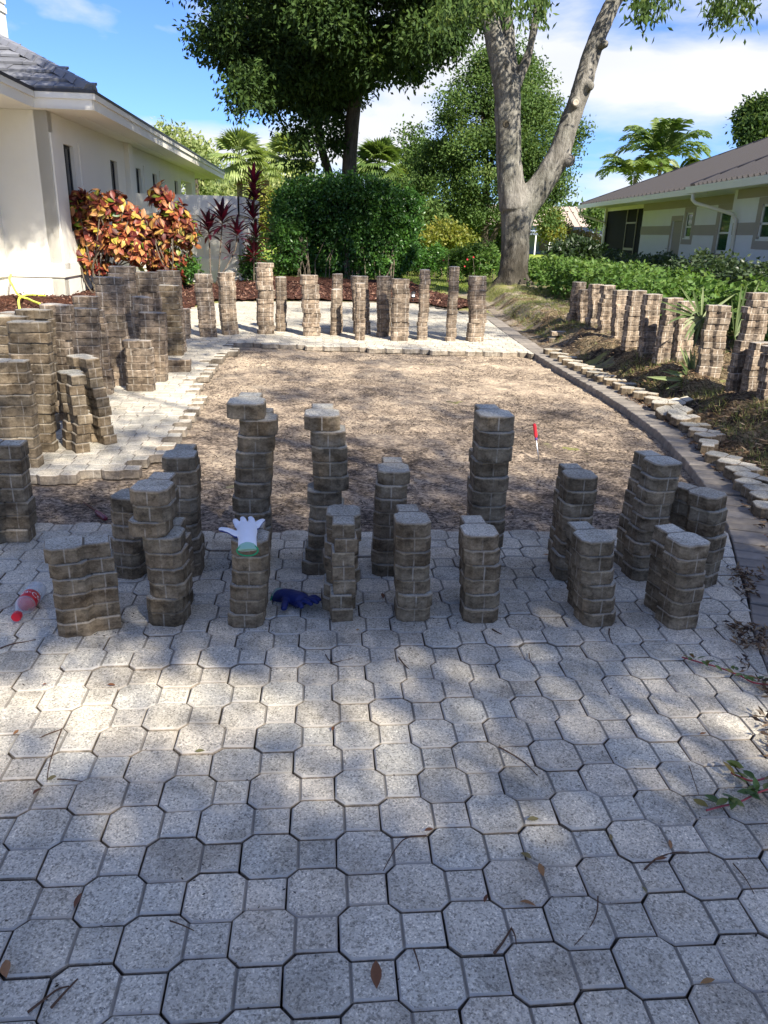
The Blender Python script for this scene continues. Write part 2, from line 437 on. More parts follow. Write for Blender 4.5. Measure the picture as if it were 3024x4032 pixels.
def mat_leaf(name, stops, rough=.42, trans=.35, attr='tint', spec=.45, vein=False, objrand=False):
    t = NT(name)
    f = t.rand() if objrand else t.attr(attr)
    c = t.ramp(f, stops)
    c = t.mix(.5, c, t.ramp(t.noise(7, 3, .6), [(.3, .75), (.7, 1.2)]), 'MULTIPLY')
    if vein:
        o = t.sep(t.obj()); ax = t.math('ABSOLUTE', o[0])
        mid = t.math('LESS_THAN', ax, .006)
        sv = t.math('LESS_THAN', t.math('FRACT', t.math('MULTIPLY', t.math('SUBTRACT', o[1], t.math('MULTIPLY', ax, .8)), 34)), .17)
        vn = t.math('MULTIPLY', t.math('ADD', mid, t.math('MULTIPLY', sv, .6), clamp=True), t.ramp(t.rand(), [(.3, .1), (.9, .85)]))
        c = t.mix(vn, c, (.75, .45, .10))
        c = t.mix(.6, c, t.ramp(t.noise(14, 4, .7, t.shifted()), [(.35, (.5, .4, .4)), (.6, (1.1, 1.1, 1.1))]), 'MULTIPLY')
    t.done(c, rough, spec)
    tr = t.n.new('ShaderNodeBsdfTranslucent'); t.l.new(t.mix(1.0, c, (1.5, 1.5, .8), 'MULTIPLY'), tr.inputs['Color'])
    mx = t.n.new('ShaderNodeMixShader'); mx.inputs[0].default_value = trans
    t.l.new(t.b.outputs[0], mx.inputs[1]); t.l.new(tr.outputs[0], mx.inputs[2]); t.l.new(mx.outputs[0], t.out.inputs[0])
    return t.m
def gr(k, *cols): return [(i / (len(cols) - 1), tuple(x * k for x in c)) for i, c in enumerate(cols)]
M['leaf_oak'] = mat_leaf('oak_leaf_dark', gr(1.25, (.016, .034, .010), (.030, .058, .014), (.052, .088, .020), (.085, .115, .025)), .62, .25, spec=.18)
M['leaf_mid'] = mat_leaf('oak_leaf_mid', gr(1.3, (.035, .065, .018), (.060, .105, .028), (.085, .135, .035), (.12, .155, .045)), .6, .35, spec=.2)
M['leaf_hedge'] = mat_leaf('hedge_leaf', gr(2.1, (.014, .036, .010), (.022, .056, .012), (.036, .085, .016), (.06, .12, .024)), .35)
M['leaf_bright'] = mat_leaf('shrub_leaf_bright', gr(1, (.035, .075, .018), (.060, .125, .024), (.095, .175, .034), (.15, .22, .06)), .52, spec=.25)
M['leaf_dark'] = mat_leaf('shrub_leaf_dark', gr(1, (.018, .032, .014), (.028, .052, .020), (.045, .075, .03), (.07, .10, .045)))  # darker greens of the house hedge and the round shrub
M['leaf_pale'] = mat_leaf('pale_far_leaf', gr(1.35, (.10, .14, .05), (.16, .20, .07), (.22, .25, .10), (.30, .30, .13)), .6)  # distance haze is mixed into these pale leaf colours
M['leaf_yellow'] = mat_leaf('yellow_green_leaf', gr(.75, (.14, .18, .03), (.22, .26, .04), (.32, .33, .06), (.42, .36, .07)), .5)
M['palm'] = mat_leaf('palm_frond', gr(1.6, (.06, .09, .035), (.11, .15, .05), (.18, .22, .07), (.30, .30, .12)), .45, .3)
M['palm_green'] = mat_leaf('palm_frond_green', gr(1.1, (.03, .06, .02), (.07, .12, .03), (.13, .19, .05), (.24, .27, .09)), .4, .35)
M['palmetto'] = mat_leaf('palmetto_blade', gr(1, (.05, .08, .03), (.10, .14, .05), (.20, .25, .11), (.34, .36, .22)), .4, .25)
M['ti'] = mat_leaf('ti_leaf', gr(.8, (.035, .010, .018), (.11, .012, .03), (.26, .018, .05), (.05, .03, .03)), .35, .35, objrand=True)
CROTON = [(0, (.05, .010, .010)), (.2, (.12, .018, .016)), (.42, (.22, .042, .024)), (.58, (.33, .10, .045)), (.76, (.48, .23, .085)), (.89, (.46, .34, .05)), (.95, (.17, .23, .02)), (1, (.05, .11, .02))]
CROTON2 = [(0, (.04, .009, .009)), (.3, (.10, .015, .015)), (.55, (.15, .024, .019)), (.74, (.20, .06, .028)), (.88, (.27, .13, .05)), (.95, (.18, .18, .025)), (1, (.04, .08, .02))]
M['croton'] = mat_leaf('croton_leaf', CROTON, .5, .22, vein=True, objrand=True, spec=.3)
M['croton2'] = mat_leaf('croton_leaf_dark', CROTON2, .5, .22, vein=True, objrand=True, spec=.3)
M['croton_in'] = mat_leaf('croton_leaf_inner', CROTON, .45, .25)
M['grass'] = mat_leaf('grass_blade', gr(1, (.09, .13, .03), (.14, .18, .04), (.24, .23, .09), (.38, .30, .16)), .6, .3)
M['dry_leaf'] = mat_leaf('dry_leaf', gr(1, (.12, .045, .02), (.24, .10, .04), (.34, .18, .07), (.16, .15, .06)), .6, .15, objrand=True)
M['litter'] = mat_leaf('leaf_litter', gr(1, (.05, .03, .02), (.14, .08, .04), (.28, .19, .11), (.40, .32, .22)), .8, .1)
M['mulch_chip'] = mat_leaf('mulch_chip', gr(1, (.030, .012, .009), (.07, .026, .017), (.13, .055, .035), (.30, .18, .12)), .9, .02)
M['crumb'] = mat_leaf('soil_crumb', gr(1, (.04, .03, .022), (.085, .065, .045), (.20, .155, .11), (.40, .32, .22)), .95, .02)
M['twig'] = simple('twig', (.10, .06, .04), .9, .1)
M['petal'] = simple('red_petal', (.70, .05, .10), .5, .3)

def mat_soil():
    t = NT('excavated_sand'); v = t.obj()
    a = t.noise(1.1, 5, .6, v); b = t.noise(6, 8, .72, v, .6); c = t.noise(48, 6, .75, t.map(v, (.8, 1.3, 1)), .3)
    e = t.math('ADD', t.math('ADD', t.math('MULTIPLY', c, .95), t.math('MULTIPLY', b, .55)), t.math('SUBTRACT', t.math('MULTIPLY', a, .35), .455))
    # dark crumbs thin out to the far end; sunlit paleness there is coloured in
    yy = t.sep(v)[1]
    e = t.math('ADD', e, t.ramp(t.math('DIVIDE', yy, 10.0), [(.3, 0.0), (.62, .045), (.9, .085)]))
    col = t.ramp(e, [(.34, (.055, .042, .032)), (.43, (.12, .095, .073)), (.49, (.24, .186, .138)), (.575, (.41, .325, .235)), (.70, (.58, .47, .33))])
    t.bump(t.math('ADD', t.math('MULTIPLY', b, .8), t.math('MULTIPLY', c, .6)), .9, .02)
    return t.done(col, .97, .1)
M['soil'] = mat_soil()
def mat_ground():
    t = NT('lawn_and_soil'); v = t.obj()
    a = t.noise(.7, 6, .62, v); c = t.noise(26, 5, .7, v); d = t.noise(5, 5, .65, v)
    sand = t.mix(c, (.16, .125, .09), (.44, .37, .28))
    grass = t.mix(c, (.07, .115, .02), (.20, .255, .05))
    dry = t.mix(c, (.20, .16, .06), (.40, .34, .16))
    yy = t.sep(v)[1]; xx = t.sep(v)[0]
    far = t.ramp(t.math('DIVIDE', yy, 60.0), [(.335, 0), (.37, 1)])
    near = t.mix(t.ramp(t.math('ADD', t.math('MULTIPLY', a, .6), t.math('MULTIPLY', d, .4)), [(.44, 0), (.53, 1)]), sand, t.mix(d, grass, dry))
    lawn = t.mix(t.ramp(a, [(.45, 0), (.62, 1)]), t.mix(c, (.15, .24, .025), (.28, .38, .05)), t.mix(c, (.22, .27, .05), (.36, .36, .10)))
    # dark freshly dug soil in patches on the bank beside the paving
    dk = t.math('MULTIPLY', t.ramp(t.math('ADD', t.math('MULTIPLY', a, .4), t.math('MULTIPLY', d, .6)), [(.40, 1), (.52, 0)]), t.ramp(t.math('DIVIDE', yy, 20.0), [(.45, 1), (.72, 0)]))
    dk = t.math('MULTIPLY', dk, t.ramp(t.math('DIVIDE', xx, 5.0), [(.3, 1), (.9, .6)]))
    near = t.mix(dk, near, t.mix(c, (.035, .026, .018), (.12, .09, .065)))
    t.bump(c, .8, .03)
    return t.done(t.mix(far, near, lawn), .95, .1)
M['ground'] = mat_ground()
def mat_bank():
    t = NT('rough_bank_soil'); v = t.obj()
    a = t.noise(.9, 5, .62, v); c = t.noise(22, 6, .75, v, .4); d = t.noise(4.5, 6, .7, v, .5); s_ = t.noise(70, 4, .7, t.map(v, (1, .35, 1), rot=(0, 0, .6)), .4)
    e_ = t.math('ADD', t.math('MULTIPLY', c, .45), t.math('MULTIPLY', d, .55))
    soil = t.ramp(e_, [(.40, (.028, .021, .015)), (.50, (.085, .063, .045)), (.58, (.19, .15, .11)), (.68, (.38, .32, .25))])
    straw = t.ramp(s_, [(.40, (.05, .04, .022)), (.5, (.20, .15, .075)), (.62, (.42, .33, .20))])
    c1 = t.mix(t.ramp(t.math('ADD', t.math('MULTIPLY', a, .5), t.math('MULTIPLY', d, .5)), [(.46, 0), (.55, .85)]), soil, straw)
    yy = t.sep(v)[1]
    sand = t.mix(c, (.26, .21, .16), (.52, .45, .36))
    c1 = t.mix(t.math('MULTIPLY', t.ramp(t.math('DIVIDE', yy, 20.0), [(.48, 0), (.62, .75)]), t.ramp(t.noise(1.6, 4, .6, v), [(.45, 0), (.55, 1)])), c1, sand)
    t.bump(t.math('ADD', c, s_), 1.0, .03)
    return t.done(c1, .97, .1)
M['bank'] = mat_bank()
def mat_mulch():
    t = NT('red_brown_mulch'); v = t.obj()
    a = t.noise(30, 6, .75, t.map(v, (1, 1.6, 1)), .5); b = t.noise(3, 4, .6, v)
    c = t.ramp(a, [(.34, (.022, .011, .009)), (.5, (.065, .028, .019)), (.62, (.13, .06, .04)), (.74, (.30, .20, .14))])
    c = t.mix(.4, c, t.ramp(b, [(.3, .7), (.7, 1.3)]), 'MULTIPLY')
    t.bump(a, 1.0, .04); return t.done(c, .95, .1)
M['mulch'] = mat_mulch()
M['brick'] = simple('soldier_brick', (.22, .195, .165), .92, .2, 16, .5, .6, 120, bdist=.004, rnd=.18)
# ------------------------------------------------------------------ site outline (metres)
BORD = [(1.10, .2), (1.15, 1.0), (1.25, 1.86), (1.43, 2.6), (1.567, 2.99), (1.679, 3.37), (1.781, 3.69), (1.885, 4.08), (1.975, 4.54), (2.055, 5.1), (2.105, 5.6), (2.135, 6.1),
        (2.12, 6.97), (2.07, 7.78), (1.99, 8.61), (1.87, 10.07), (1.80, 12.0), (1.746, 14.15), (1.70, 14.6)]
BX = np.array([p[0] for p in BORD]); BY = np.array([p[1] for p in BORD])
def xb(y): return np.interp(y, BY, BX)
PAVE = BORD + [(1.05, 15.98), (.56, 17.0), (-1.5, 16.8), (-3.4, 16.07), (-3.79, 14.12), (-5.3, 12.5), (-5.92, 11.92), (-9, 11.2), (-9, .2)]
EXC = [(1.79, 3.72), (1.9, 4.08), (1.98, 4.54), (2.06, 5.1), (2.12, 5.6), (2.2, 6.1), (2.2, 6.97), (2.1, 7.78), (2.05, 8.61), (1.95, 10.06), (1.08, 10.04), (.28, 10.06), (-.76, 10.12),
       (-1.47, 10.19), (-2.02, 10.22), (-1.88, 9.6), (-1.95, 8.75), (-1.80, 8.0), (-1.86, 7.6), (-1.63, 6.77), (-1.55, 6.35), (-1.53, 5.85), (-1.50, 5.4), (-1.445, 4.98), (-1.50, 4.69),
       (-1.56, 4.57), (-1.72, 4.43), (-2.09, 4.37), (-2.24, 4.24), (-3.7, 4.1), (-3.7, 3.45), (-1.83, 3.52), (-1.45, 3.62), (-.78, 3.585), (-.27, 3.63), (.64, 3.68), (1.31, 3.72)]
MULCH = [(-5.6, 12.15), (-3.85, 14.15), (-3.45, 16.1), (-1.5, 16.85), (.56, 17.05), (1.1, 16.0), (1.35, 15.6), (2.0, 17.0), (1.0, 20.5), (.6, 24.6), (-3.5, 25.0), (-4.3, 21.9), (-5.0, 20), (-6.9, 19), (-6.45, 15.9), (-7.8, 15.9), (-8.5, 14.0), (-7.0, 13.2)]
def smooth(a, b, x):
    t = np.clip((np.asarray(x, float) - a) / (b - a), 0, 1); return t * t * (3 - 2 * t)
def H(x, y):
    x = np.asarray(x, float); y = np.asarray(y, float)
    d = x - (xb(np.minimum(y, 14.6)) + .26)
    right = -.035 + .225 * smooth(.20, .58, d) * smooth(1.6, 4.4, y) + .02 * smooth(0, .3, d)
    right = right * (1 - smooth(6.5, 9, x)) * (1 - smooth(21, 27, y))
    tree = .12 * np.exp(-((x - 3.0) ** 2 + (y - 19.4) ** 2) / 2.2)
    n = (fbm(x, y, 2.2, 4, 5) - .5) * .09
    r = right + tree + n * smooth(.05, .4, d) * (1 - smooth(24, 30, y))
    inside = in_poly(x, y, PAVE) | ((d < 0) & (y < 14.9) & (x > -9))
    left = -.01 + n * .4
    z = np.where(inside, -.085, np.where((d > 0) & (y < 30), r, left))
    mu = in_poly(x, y, MULCH)
    return np.where(mu & ~inside, np.maximum(z, -.01) + .01, z)

def grid(name, x0, x1, y0, y1, step, zf, mat):
    xs = np.arange(x0, x1 + step * .5, step); ys = np.arange(y0, y1 + step * .5, step)
    X, Y = np.meshgrid(xs, ys); Z = zf(X, Y); nx, ny = len(xs), len(ys)
    i = (np.arange(ny - 1)[:, None] * nx + np.arange(nx - 1)[None]).ravel()
    F = np.stack([i, i + 1, i + nx + 1, i + nx], 1)
    return fast_mesh(name, np.stack([X, Y, Z], -1), F, mat, smooth=True), F

# far flat ground to the horizon, the near relief, the pit floor
ff = MB(); ff.add([(-1500, -600, -.12), (1500, -600, -.12), (1500, 2500, -.12), (-1500, 2500, -.12)], [(0, 1, 2, 3)])
struct(ff.build('far_ground', M['ground']))
me, _ = grid('ground', -14, 16, -3, 48, .125, H, M['ground'])
struct(link('ground', me))
def pit(X, Y):
    base = -.068 + (fbm(X, Y, 1.4, 1, 3) - .5) * .012 + (fbm(X, Y, 14, 2, 4) - .5) * .020
    ins = in_poly(X * 1.03 - .01, (Y - 6.8) * 1.05 + 6.8, EXC) & in_poly(X - .1, Y, EXC) & in_poly(X + .1, Y, EXC) & in_poly(X, Y + .1, EXC) & in_poly(X, Y - .1, EXC)
    lump = (fbm(X, Y, 3.3, 21, 5) - .48) * .055 + np.maximum(0, fbm(X, Y, 9, 31, 3) - .62) * .09
    return np.where(ins, base + lump, np.minimum(-.0615, base))
def pit_old(X, Y): return np.minimum(-.0615, -.068 + (fbm(X, Y, 1.4, 1, 3) - .5) * .012 + (fbm(X, Y, 14, 2, 4) - .5) * .020)
me, _ = grid('excavated_sand_bed', -4.6, 2.4, .3, 10.6, .035, pit, M['soil'])
struct(link('excavated_sand_bed', me))
me, _ = grid('bedding_sand', -8.9, 1.9, 10.6, 16.9, .3, lambda X, Y: X * 0 - .069, M['soil'])
struct(link('bedding_sand', me))
me, _ = grid('bedding_sand', -8.9, -4.6, 4.0, 10.6, .3, lambda X, Y: X * 0 - .0695, M['soil'])
struct(link('bedding_sand', me))

def bankz(X, Y):
    d = X - (xb(np.minimum(Y, 14.6)) + .25)
    r = (fbm(X, Y, 3.2, 41, 5) - .42) * .085 + np.maximum(0, fbm(X, Y, 10, 43, 3) - .55) * .11 + (fbm(X, Y, 24, 47, 3) - .5) * .03
    return H(X, Y) + .006 + r * smooth(0, .25, d) - .05 * (1 - smooth(-.02, .06, d))
xs = np.arange(1.2, 5.6, .028); ys = np.arange(.9, 17.6, .032)
X, Y = np.meshgrid(xs, ys); nx = len(xs); Z = bankz(X, Y)
i = (np.arange(len(ys) - 1)[:, None] * nx + np.arange(nx - 1)[None]).ravel()
F = np.stack([i, i + 1, i + nx + 1, i + nx], 1); cx = X.ravel()[i]; cy = Y.ravel()[i]
F = F[cx > xb(np.minimum(cy, 14.6)) + .24]
struct(link('bank', fast_mesh('bank', np.stack([X, Y, Z], -1), F, M['bank'], smooth=True)))

# mulch bed: a raised sheet of chips
xs = np.arange(-8.6, 2.2, .06); ys = np.arange(12, 25.1, .06)
X, Y = np.meshgrid(xs, ys); nx = len(xs)
Z = H(X, Y) + .012 + fbm(X, Y, 1.5, 8, 3) * .06 + (fbm(X, Y, 12, 5, 3) - .4) * .045
i = (np.arange(len(ys) - 1)[:, None] * nx + np.arange(nx - 1)[None]).ravel()
F = np.stack([i, i + 1, i + nx + 1, i + nx], 1)
cx = X.ravel()[i] + .03; cy = Y.ravel()[i] + .03
F = F[in_poly(cx, cy, MULCH) & ~in_poly(cx, cy, PAVE)]
struct(link('mulch_bed', fast_mesh('mulch_bed', np.stack([X, Y, Z], -1), F, M['mulch'], smooth=True)))

# ------------------------------------------------------------------ pavers
PT, PITCHX = .060, .115
OA, OB, TX = .0678, .0430, .1578
OUT = [(-OA, -OB), (-OB, -OA), (OB, -OA), (OA, -OB), (TX, -OB), (TX, OB), (OA, OB), (OB, OA), (-OB, OA), (-OA, OB)]
OCT = [(-OA, -OB), (-OB, -OA), (OB, -OA), (OA, -OB), (OA, OB), (OB, OA), (-OB, OA), (-OA, OB)]
TAB = [(OA, -OB), (TX, -OB), (TX, OB), (OA, OB)]
def paver_geo(seed=0, c=.0042, worn=0.0):
    r = random.Random(seed); j = lambda a: r.uniform(-a, a)
    out = [(x + j(.0006 + worn * .4), y + j(.0006 + worn * .4)) for x, y in OUT]
    oct_ = [out[k] for k in (0, 1, 2, 3, 6, 7, 8, 9)]; tab = [out[k] for k in (3, 4, 5, 6)]
    vs = [(x, y, 0) for x, y in out] + [(x, y, PT - c + j(worn)) for x, y in out]
    fs = [tuple(range(10))[::-1]] + [(i, (i + 1) % 10, 10 + (i + 1) % 10, 10 + i) for i in range(10)]
    oi = [10, 11, 12, 13, 16, 17, 18, 19]; ti = [13, 14, 15, 16]
    b = len(vs); vs += [(x, y, PT) for x, y in inset(oct_, c)]
    fs += [(oi[i], oi[(i + 1) % 8], b + (i + 1) % 8, b + i) for i in range(8)] + [tuple(range(b, b + 8))]
    b = len(vs); vs += [(x, y, PT) for x, y in inset(tab, c)]
    fs += [(ti[i], ti[(i + 1) % 4], b + (i + 1) % 4, b + i) for i in range(4)] + [tuple(range(b, b + 4))]
    return vs, fs
def paver_mesh(name, mat, seed, worn=0):
    vs, fs = paver_geo(seed, worn=worn); me = bpy.data.meshes.new(name); me.from_pydata(vs, [], fs); me.update(); me.materials.append(mat); return me
PAVER_ME = [paver_mesh('paver', M['paver'], k, .0010) for k in range(6)]
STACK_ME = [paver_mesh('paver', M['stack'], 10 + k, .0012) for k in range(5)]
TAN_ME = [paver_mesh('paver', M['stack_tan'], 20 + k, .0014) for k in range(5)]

YAW, LX0, LY0 = 0.08865348, -0.23059073, 1.22754373
cyw, syw = math.cos(YAW), math.sin(YAW)
def lat(i, j): X = i * PITCHX; Y = j * PITCHX; return LX0 + cyw * X - syw * Y, LY0 + syw * X + cyw * Y
def projpx(x, y, z):
    q = np.array([x, y, z - EYE]); d = q @ FWD
    return 1512 + FPX * (q @ RIGHT) / d, 2016 - FPX * (q @ UP) / d, d
cells = []
for i in range(-90, 60):
    for j in range(-12, 145):
        if (i + j) % 2: continue
        x, y = lat(i, j)
        if -9 < x < 2.4 and .35 < y < 17.2: cells.append((x, y))
cells = np.array(cells); tabs = cells + np.array([cyw, syw]) * .113
rim = (cells[:, 0] - xb(cells[:, 1]) > -.02) & (cells[:, 0] - xb(cells[:, 1]) < .075) & (cells[:, 1] < 14.5) & ~((cells[:, 1] > 3.62) & (cells[:, 1] < 10.12))
ok = (in_poly(cells[:, 0], cells[:, 1], PAVE) | rim) & ~in_poly(cells[:, 0], cells[:, 1], EXC) & ~in_poly(tabs[:, 0], tabs[:, 1], EXC)
cells = cells[ok]
areas = {'front_paving': [], 'side_paving': [], 'rear_paving': []}
cutters = []
for x, y in cells:
    if y < 14.6 and x + .165 > float(xb(y)) - .002: cutters.append((x, y)); continue
    tx, ty = x + cyw * .16, y + syw * .16
    if y > 14.4 and not in_poly(np.array([tx]), np.array([ty]), PAVE)[0]: continue
    u, v, d = projpx(x, y, 0)
    vis = d > .3 and -160 < u < 3180 and v < 4200
    k = 'front_paving' if y < 3.95 and x > -2.9 else ('rear_paving' if y > 10.0 and x > -2.6 else 'side_paving')
    areas[k].append((0 if vis else 1, d, x, y))
def clip_poly(poly, px, py, nx_, ny_):
    out = []; n = len(poly)
    for i in range(n):
        a, b = poly[i], poly[(i + 1) % n]
        da = (a[0] - px) * nx_ + (a[1] - py) * ny_; db = (b[0] - px) * nx_ + (b[1] - py) * ny_
        if da <= 0: out.append(a)
        if (da < 0) != (db < 0): t = da / (da - db); out.append((a[0] + (b[0] - a[0]) * t, a[1] + (b[1] - a[1]) * t))
    return out
paving = {}
for k, lst in areas.items():
    root = struct(link(k, None, loc=(0, 0, 0))); paving[k] = root
    lst.sort()
    far = MB(); n = 0
    for vis, d, x, y in lst:
        rz = YAW + random.gauss(0, .006); dz = random.gauss(0, .0020); tx_, ty_ = random.gauss(0, .007), random.gauss(0, .007)
        if n < 290 and not vis:
            o = link('paver', random.choice(PAVER_ME), root, (x, y, -PT + dz), (tx_, ty_, rz)); n += 1
        else:
            vs, fs = paver_geo(random.randrange(4)); Mx = Matrix.Translation((x, y, -PT + dz)) @ Matrix.Rotation(rz, 4, 'Z') @ Matrix.Rotation(tx_, 4, 'X')
            far.add([Mx @ Vector(q) for q in vs], fs)
    if far.v: stuff(far.build('far_pavers', M['paver'], root))
cutn = 0
for x, y in cutters:
    e = .3; nx_, ny_ = (y + e) - (y - e), -(float(xb(y + e)) - float(xb(y - e))); l = math.hypot(nx_, ny_); nx_ /= l; ny_ /= l
    px, py = float(xb(y)) - .006, y
    def w(p): return (x + cyw * p[0] - syw * p[1], y + syw * p[0] + cyw * p[1])
    mb = MB()
    for poly in (OCT, TAB):
        q = clip_poly([w(p) for p in poly], px, py, nx_, ny_)
        if len(q) >= 3:
            a = .5 * abs(sum(q[i][0] * q[(i + 1) % len(q)][1] - q[(i + 1) % len(q)][0] * q[i][1] for i in range(len(q))))
            if a > .0009:
                q2 = [q[0]]
                for p in q[1:]:
                    if math.hypot(p[0] - q2[-1][0], p[1] - q2[-1][1]) > .004: q2.append(p)
                if math.hypot(q2[0][0] - q2[-1][0], q2[0][1] - q2[-1][1]) < .004: q2.pop()
                if len(q2) >= 3: mb.prism([(px_ - x, py_ - y) for px_, py_ in q2], -PT, random.gauss(0, .001), .0035)
    if mb.v: mb.build('cut_paver', M['paver'], paving['front_paving' if y < 4 else 'rear_paving'], loc=(x, y, 0))

# soldier course: tumbled bricks laid radially along the curved edge, turning round the far corner
path = catmull([(p[0], p[1]) for p in BORD], 10) + [np.array((1.05, 15.98)), np.array((.56, 17.0)), np.array((-1.5, 16.8)), np.array((-3.4, 16.07))]
seg = []; s = 0.0; acc = .05
border = struct(link('brick_border', None))
BRM = []
for k in range(4):
    mb = MB(); r = random.Random(k); w_ = .0472
    poly = [(0.002, -w_), (.228 + r.uniform(-.003, .003), -w_ + r.uniform(0, .002)), (.229, w_), (0.0, w_ - r.uniform(0, .002))]
    mb.prism(poly, -.068, 0, .005); BRM.append(mb.mesh('border_brick', M['brick']))
nb = 0; rest_b = MB()
for a, b in zip(path[:-1], path[1:]):
    L = np.linalg.norm(b - a)
    if L < 1e-6: continue
    t = (b - a) / L
    while acc < L:
        p = a + t * acc; acc += .1025
        ang = math.atan2(-t[0], t[1]) + random.gauss(0, .012)
        pos = (p[0] + .004, p[1], random.gauss(-.001, .0018))
        if p[1] > 1.2 and nb < 290 and p[1] < 15: link('border_brick', random.choice(BRM), border, (pos[0], pos[1], pos[2] + random.gauss(0, .002)), (random.gauss(0, .008), random.gauss(0, .006), ang)); nb += 1
        else:
            Mx = Matrix.Translation(pos) @ Matrix.Rotation(ang, 4, 'Z'); rest_b.box((0, -.048, -.06), (.228, .048, 0), Mx)
    acc -= L
if rest_b.v: stuff(rest_b.build('far_border_bricks', M['brick'], border))
# concrete edge restraint sliver under the bricks on the pit side
mb = MB()
pts = [p for p in path if p[1] < 14.5]
# ------------------------------------------------------------------ paver stacks
def rot2(p, a): return (p[0] * math.cos(a) - p[1] * math.sin(a), p[0] * math.sin(a) + p[1] * math.cos(a))
def stack(label, bx, by, tx, ty, ori, n, group, kind='dark', jit=.006, prof=None, twist=1.2, y_hint=None):
    z = 0.0
    for _ in range(5):
        g = G(bx, by, z); z = max(0.0, float(H(g[0], g[1]))) if g[0] > xb(min(g[1], 14.6)) + .1 else 0.0
    a = R(ori); t = P(tx, ty, g[1])
    k = min(1.13, max(.93, (t[2] - z) / (n * PT)))
    cor = [rot2(p, a) for p in OUT]; xs_ = [c[0] for c in cor]; ys_ = [c[1] for c in cor]
    cx_ = g[0] - .5 * (min(xs_) + max(xs_)) * k; cy_ = g[1] - min(ys_) * k
    lean = t[0] - g[0]
    root = thing('paver_stack', label, 'stack of pavers', (cx_, cy_, z), 0, group)
    meshes = TAN_ME if kind == 'tan' else STACK_ME
    wx = 0
    for i in range(n):
        f = i / max(1, n - 1)
        wx = .6 * wx + random.gauss(0, jit)
        dx = lean * f + (prof[i] if prof else wx); dy = random.gauss(0, jit * .7)
        o = link('paver', random.choice(meshes), root, (dx, dy, i * PT * k + .0004), (random.gauss(0, .006), random.gauss(0, .006), a + R(random.gauss(0, twist))))
        o.scale = (k, k, k * .948)
    return root, (cx_ + lean, cy_, z + n * PT * k), k
gF = 'short paver stacks in the front row'; gS = 'paver stacks in the second row'
gL = 'paver stacks crowded on the left paving'; gB = 'tall narrow paver stacks in the back row'; gR = 'tall paver stacks along the right bank'
front = {}
for a in [
    ('F1', 'low six-course stack leaning at the left end of the front row, beside the plastic bottle', 323, 2516, 262, 2167, 20, 6, gF, 'dark', .004, None),
    ('F2', 'nine-course stack in the front row with its top three pavers shifted left', 650, 2470, 622, 1930, 88, 9, gF, 'dark', .003, [0, -.003, .012, .008, .002, -.006, -.052, -.035, -.040]),
    ('F3', 'six-course stack in the front row with the white work glove on top', 966, 2473, 968, 2132, 92, 6, gF, 'dark', .004, None),
    ('F4', 'front row stack turned so its square ends face forward, right of the blue glove', 1325, 2449, 1339, 2061, -84, 7, gF, 'dark', .006, None),
    ('F5', 'straight seven-course stack in the middle of the front row, with dark stained sides', 1620, 2450, 1630, 2060, 96, 7, gF, 'dark', .004, None),
    ('F6', 'six-course front row stack whose pavers zigzag slightly, third from the right end', 1890, 2453, 1908, 2110, 96, 6, gF, 'dark', .008, None),
    ('F7', 'six-course front row stack, second from the right end', 2358, 2470, 2366, 2133, 101, 6, gF, 'dark', .005, None),
    ('F8', 'stack at the right end of the front row, leaning right and turned to the left', 2679, 2484, 2727, 2149, 108, 6, gF, 'dark', .004, None),
    ('S1', 'squat stack at the left end of the second row, half hidden by a nine-course stack', 494, 2284, 492, 1964, 78, 6, gS, 'dark', .004, None),
    ('S2', 'tall stack in the second row just behind the nine-course front stack', 722, 2274, 699, 1800, 93, 9, gS, 'dark', .004, None),
    ('S3', 'tall stack behind the white glove, its top paver pushed out to the left', 985, 2250, 985, 1564, 95, 11, gS, 'dark', .003, [-.01, .0, .005, .002, -.008, .0, .004, .006, .012, .022, -.030]),
    ('S4', 'tall second row stack behind the stack with forward square ends, upper part shifted right', 1275, 2268, 1268, 1637, 95, 11, gS, 'dark', .003, [-.03, -.012, .0, .006, .012, .0, .028, .025, .022, .018, -.006]),
    ('S5', 'eight-course second row stack leaning right, left of the centre front stack', 1523, 2272, 1554, 1857, 92, 8, gS, 'dark', .004, None),
    ('S6', 'tallest stack right of centre in the second row, near the upright screwdriver', 1900, 2272, 1955, 1640, 98, 11, gS, 'dark', .004, None),
    ('S7', 'eight-course second row stack leaning right, behind the second stack from the right end', 2252, 2289, 2298, 1881, 97, 8, gS, 'dark', .004, None),
    ('S8', 'nine-course second row stack leaning right with stepped sides, near the brick border', 2531, 2288, 2628, 1829, 104, 9, gS, 'dark', .004, None),
    ('S9', 'seven-course stack nearest the brick border, turned sideways with sunlit edges', 2748, 2316, 2802, 1960, 128, 7, gS, 'dark', .004, None)]:
    front[a[0]] = stack(*a[1:])
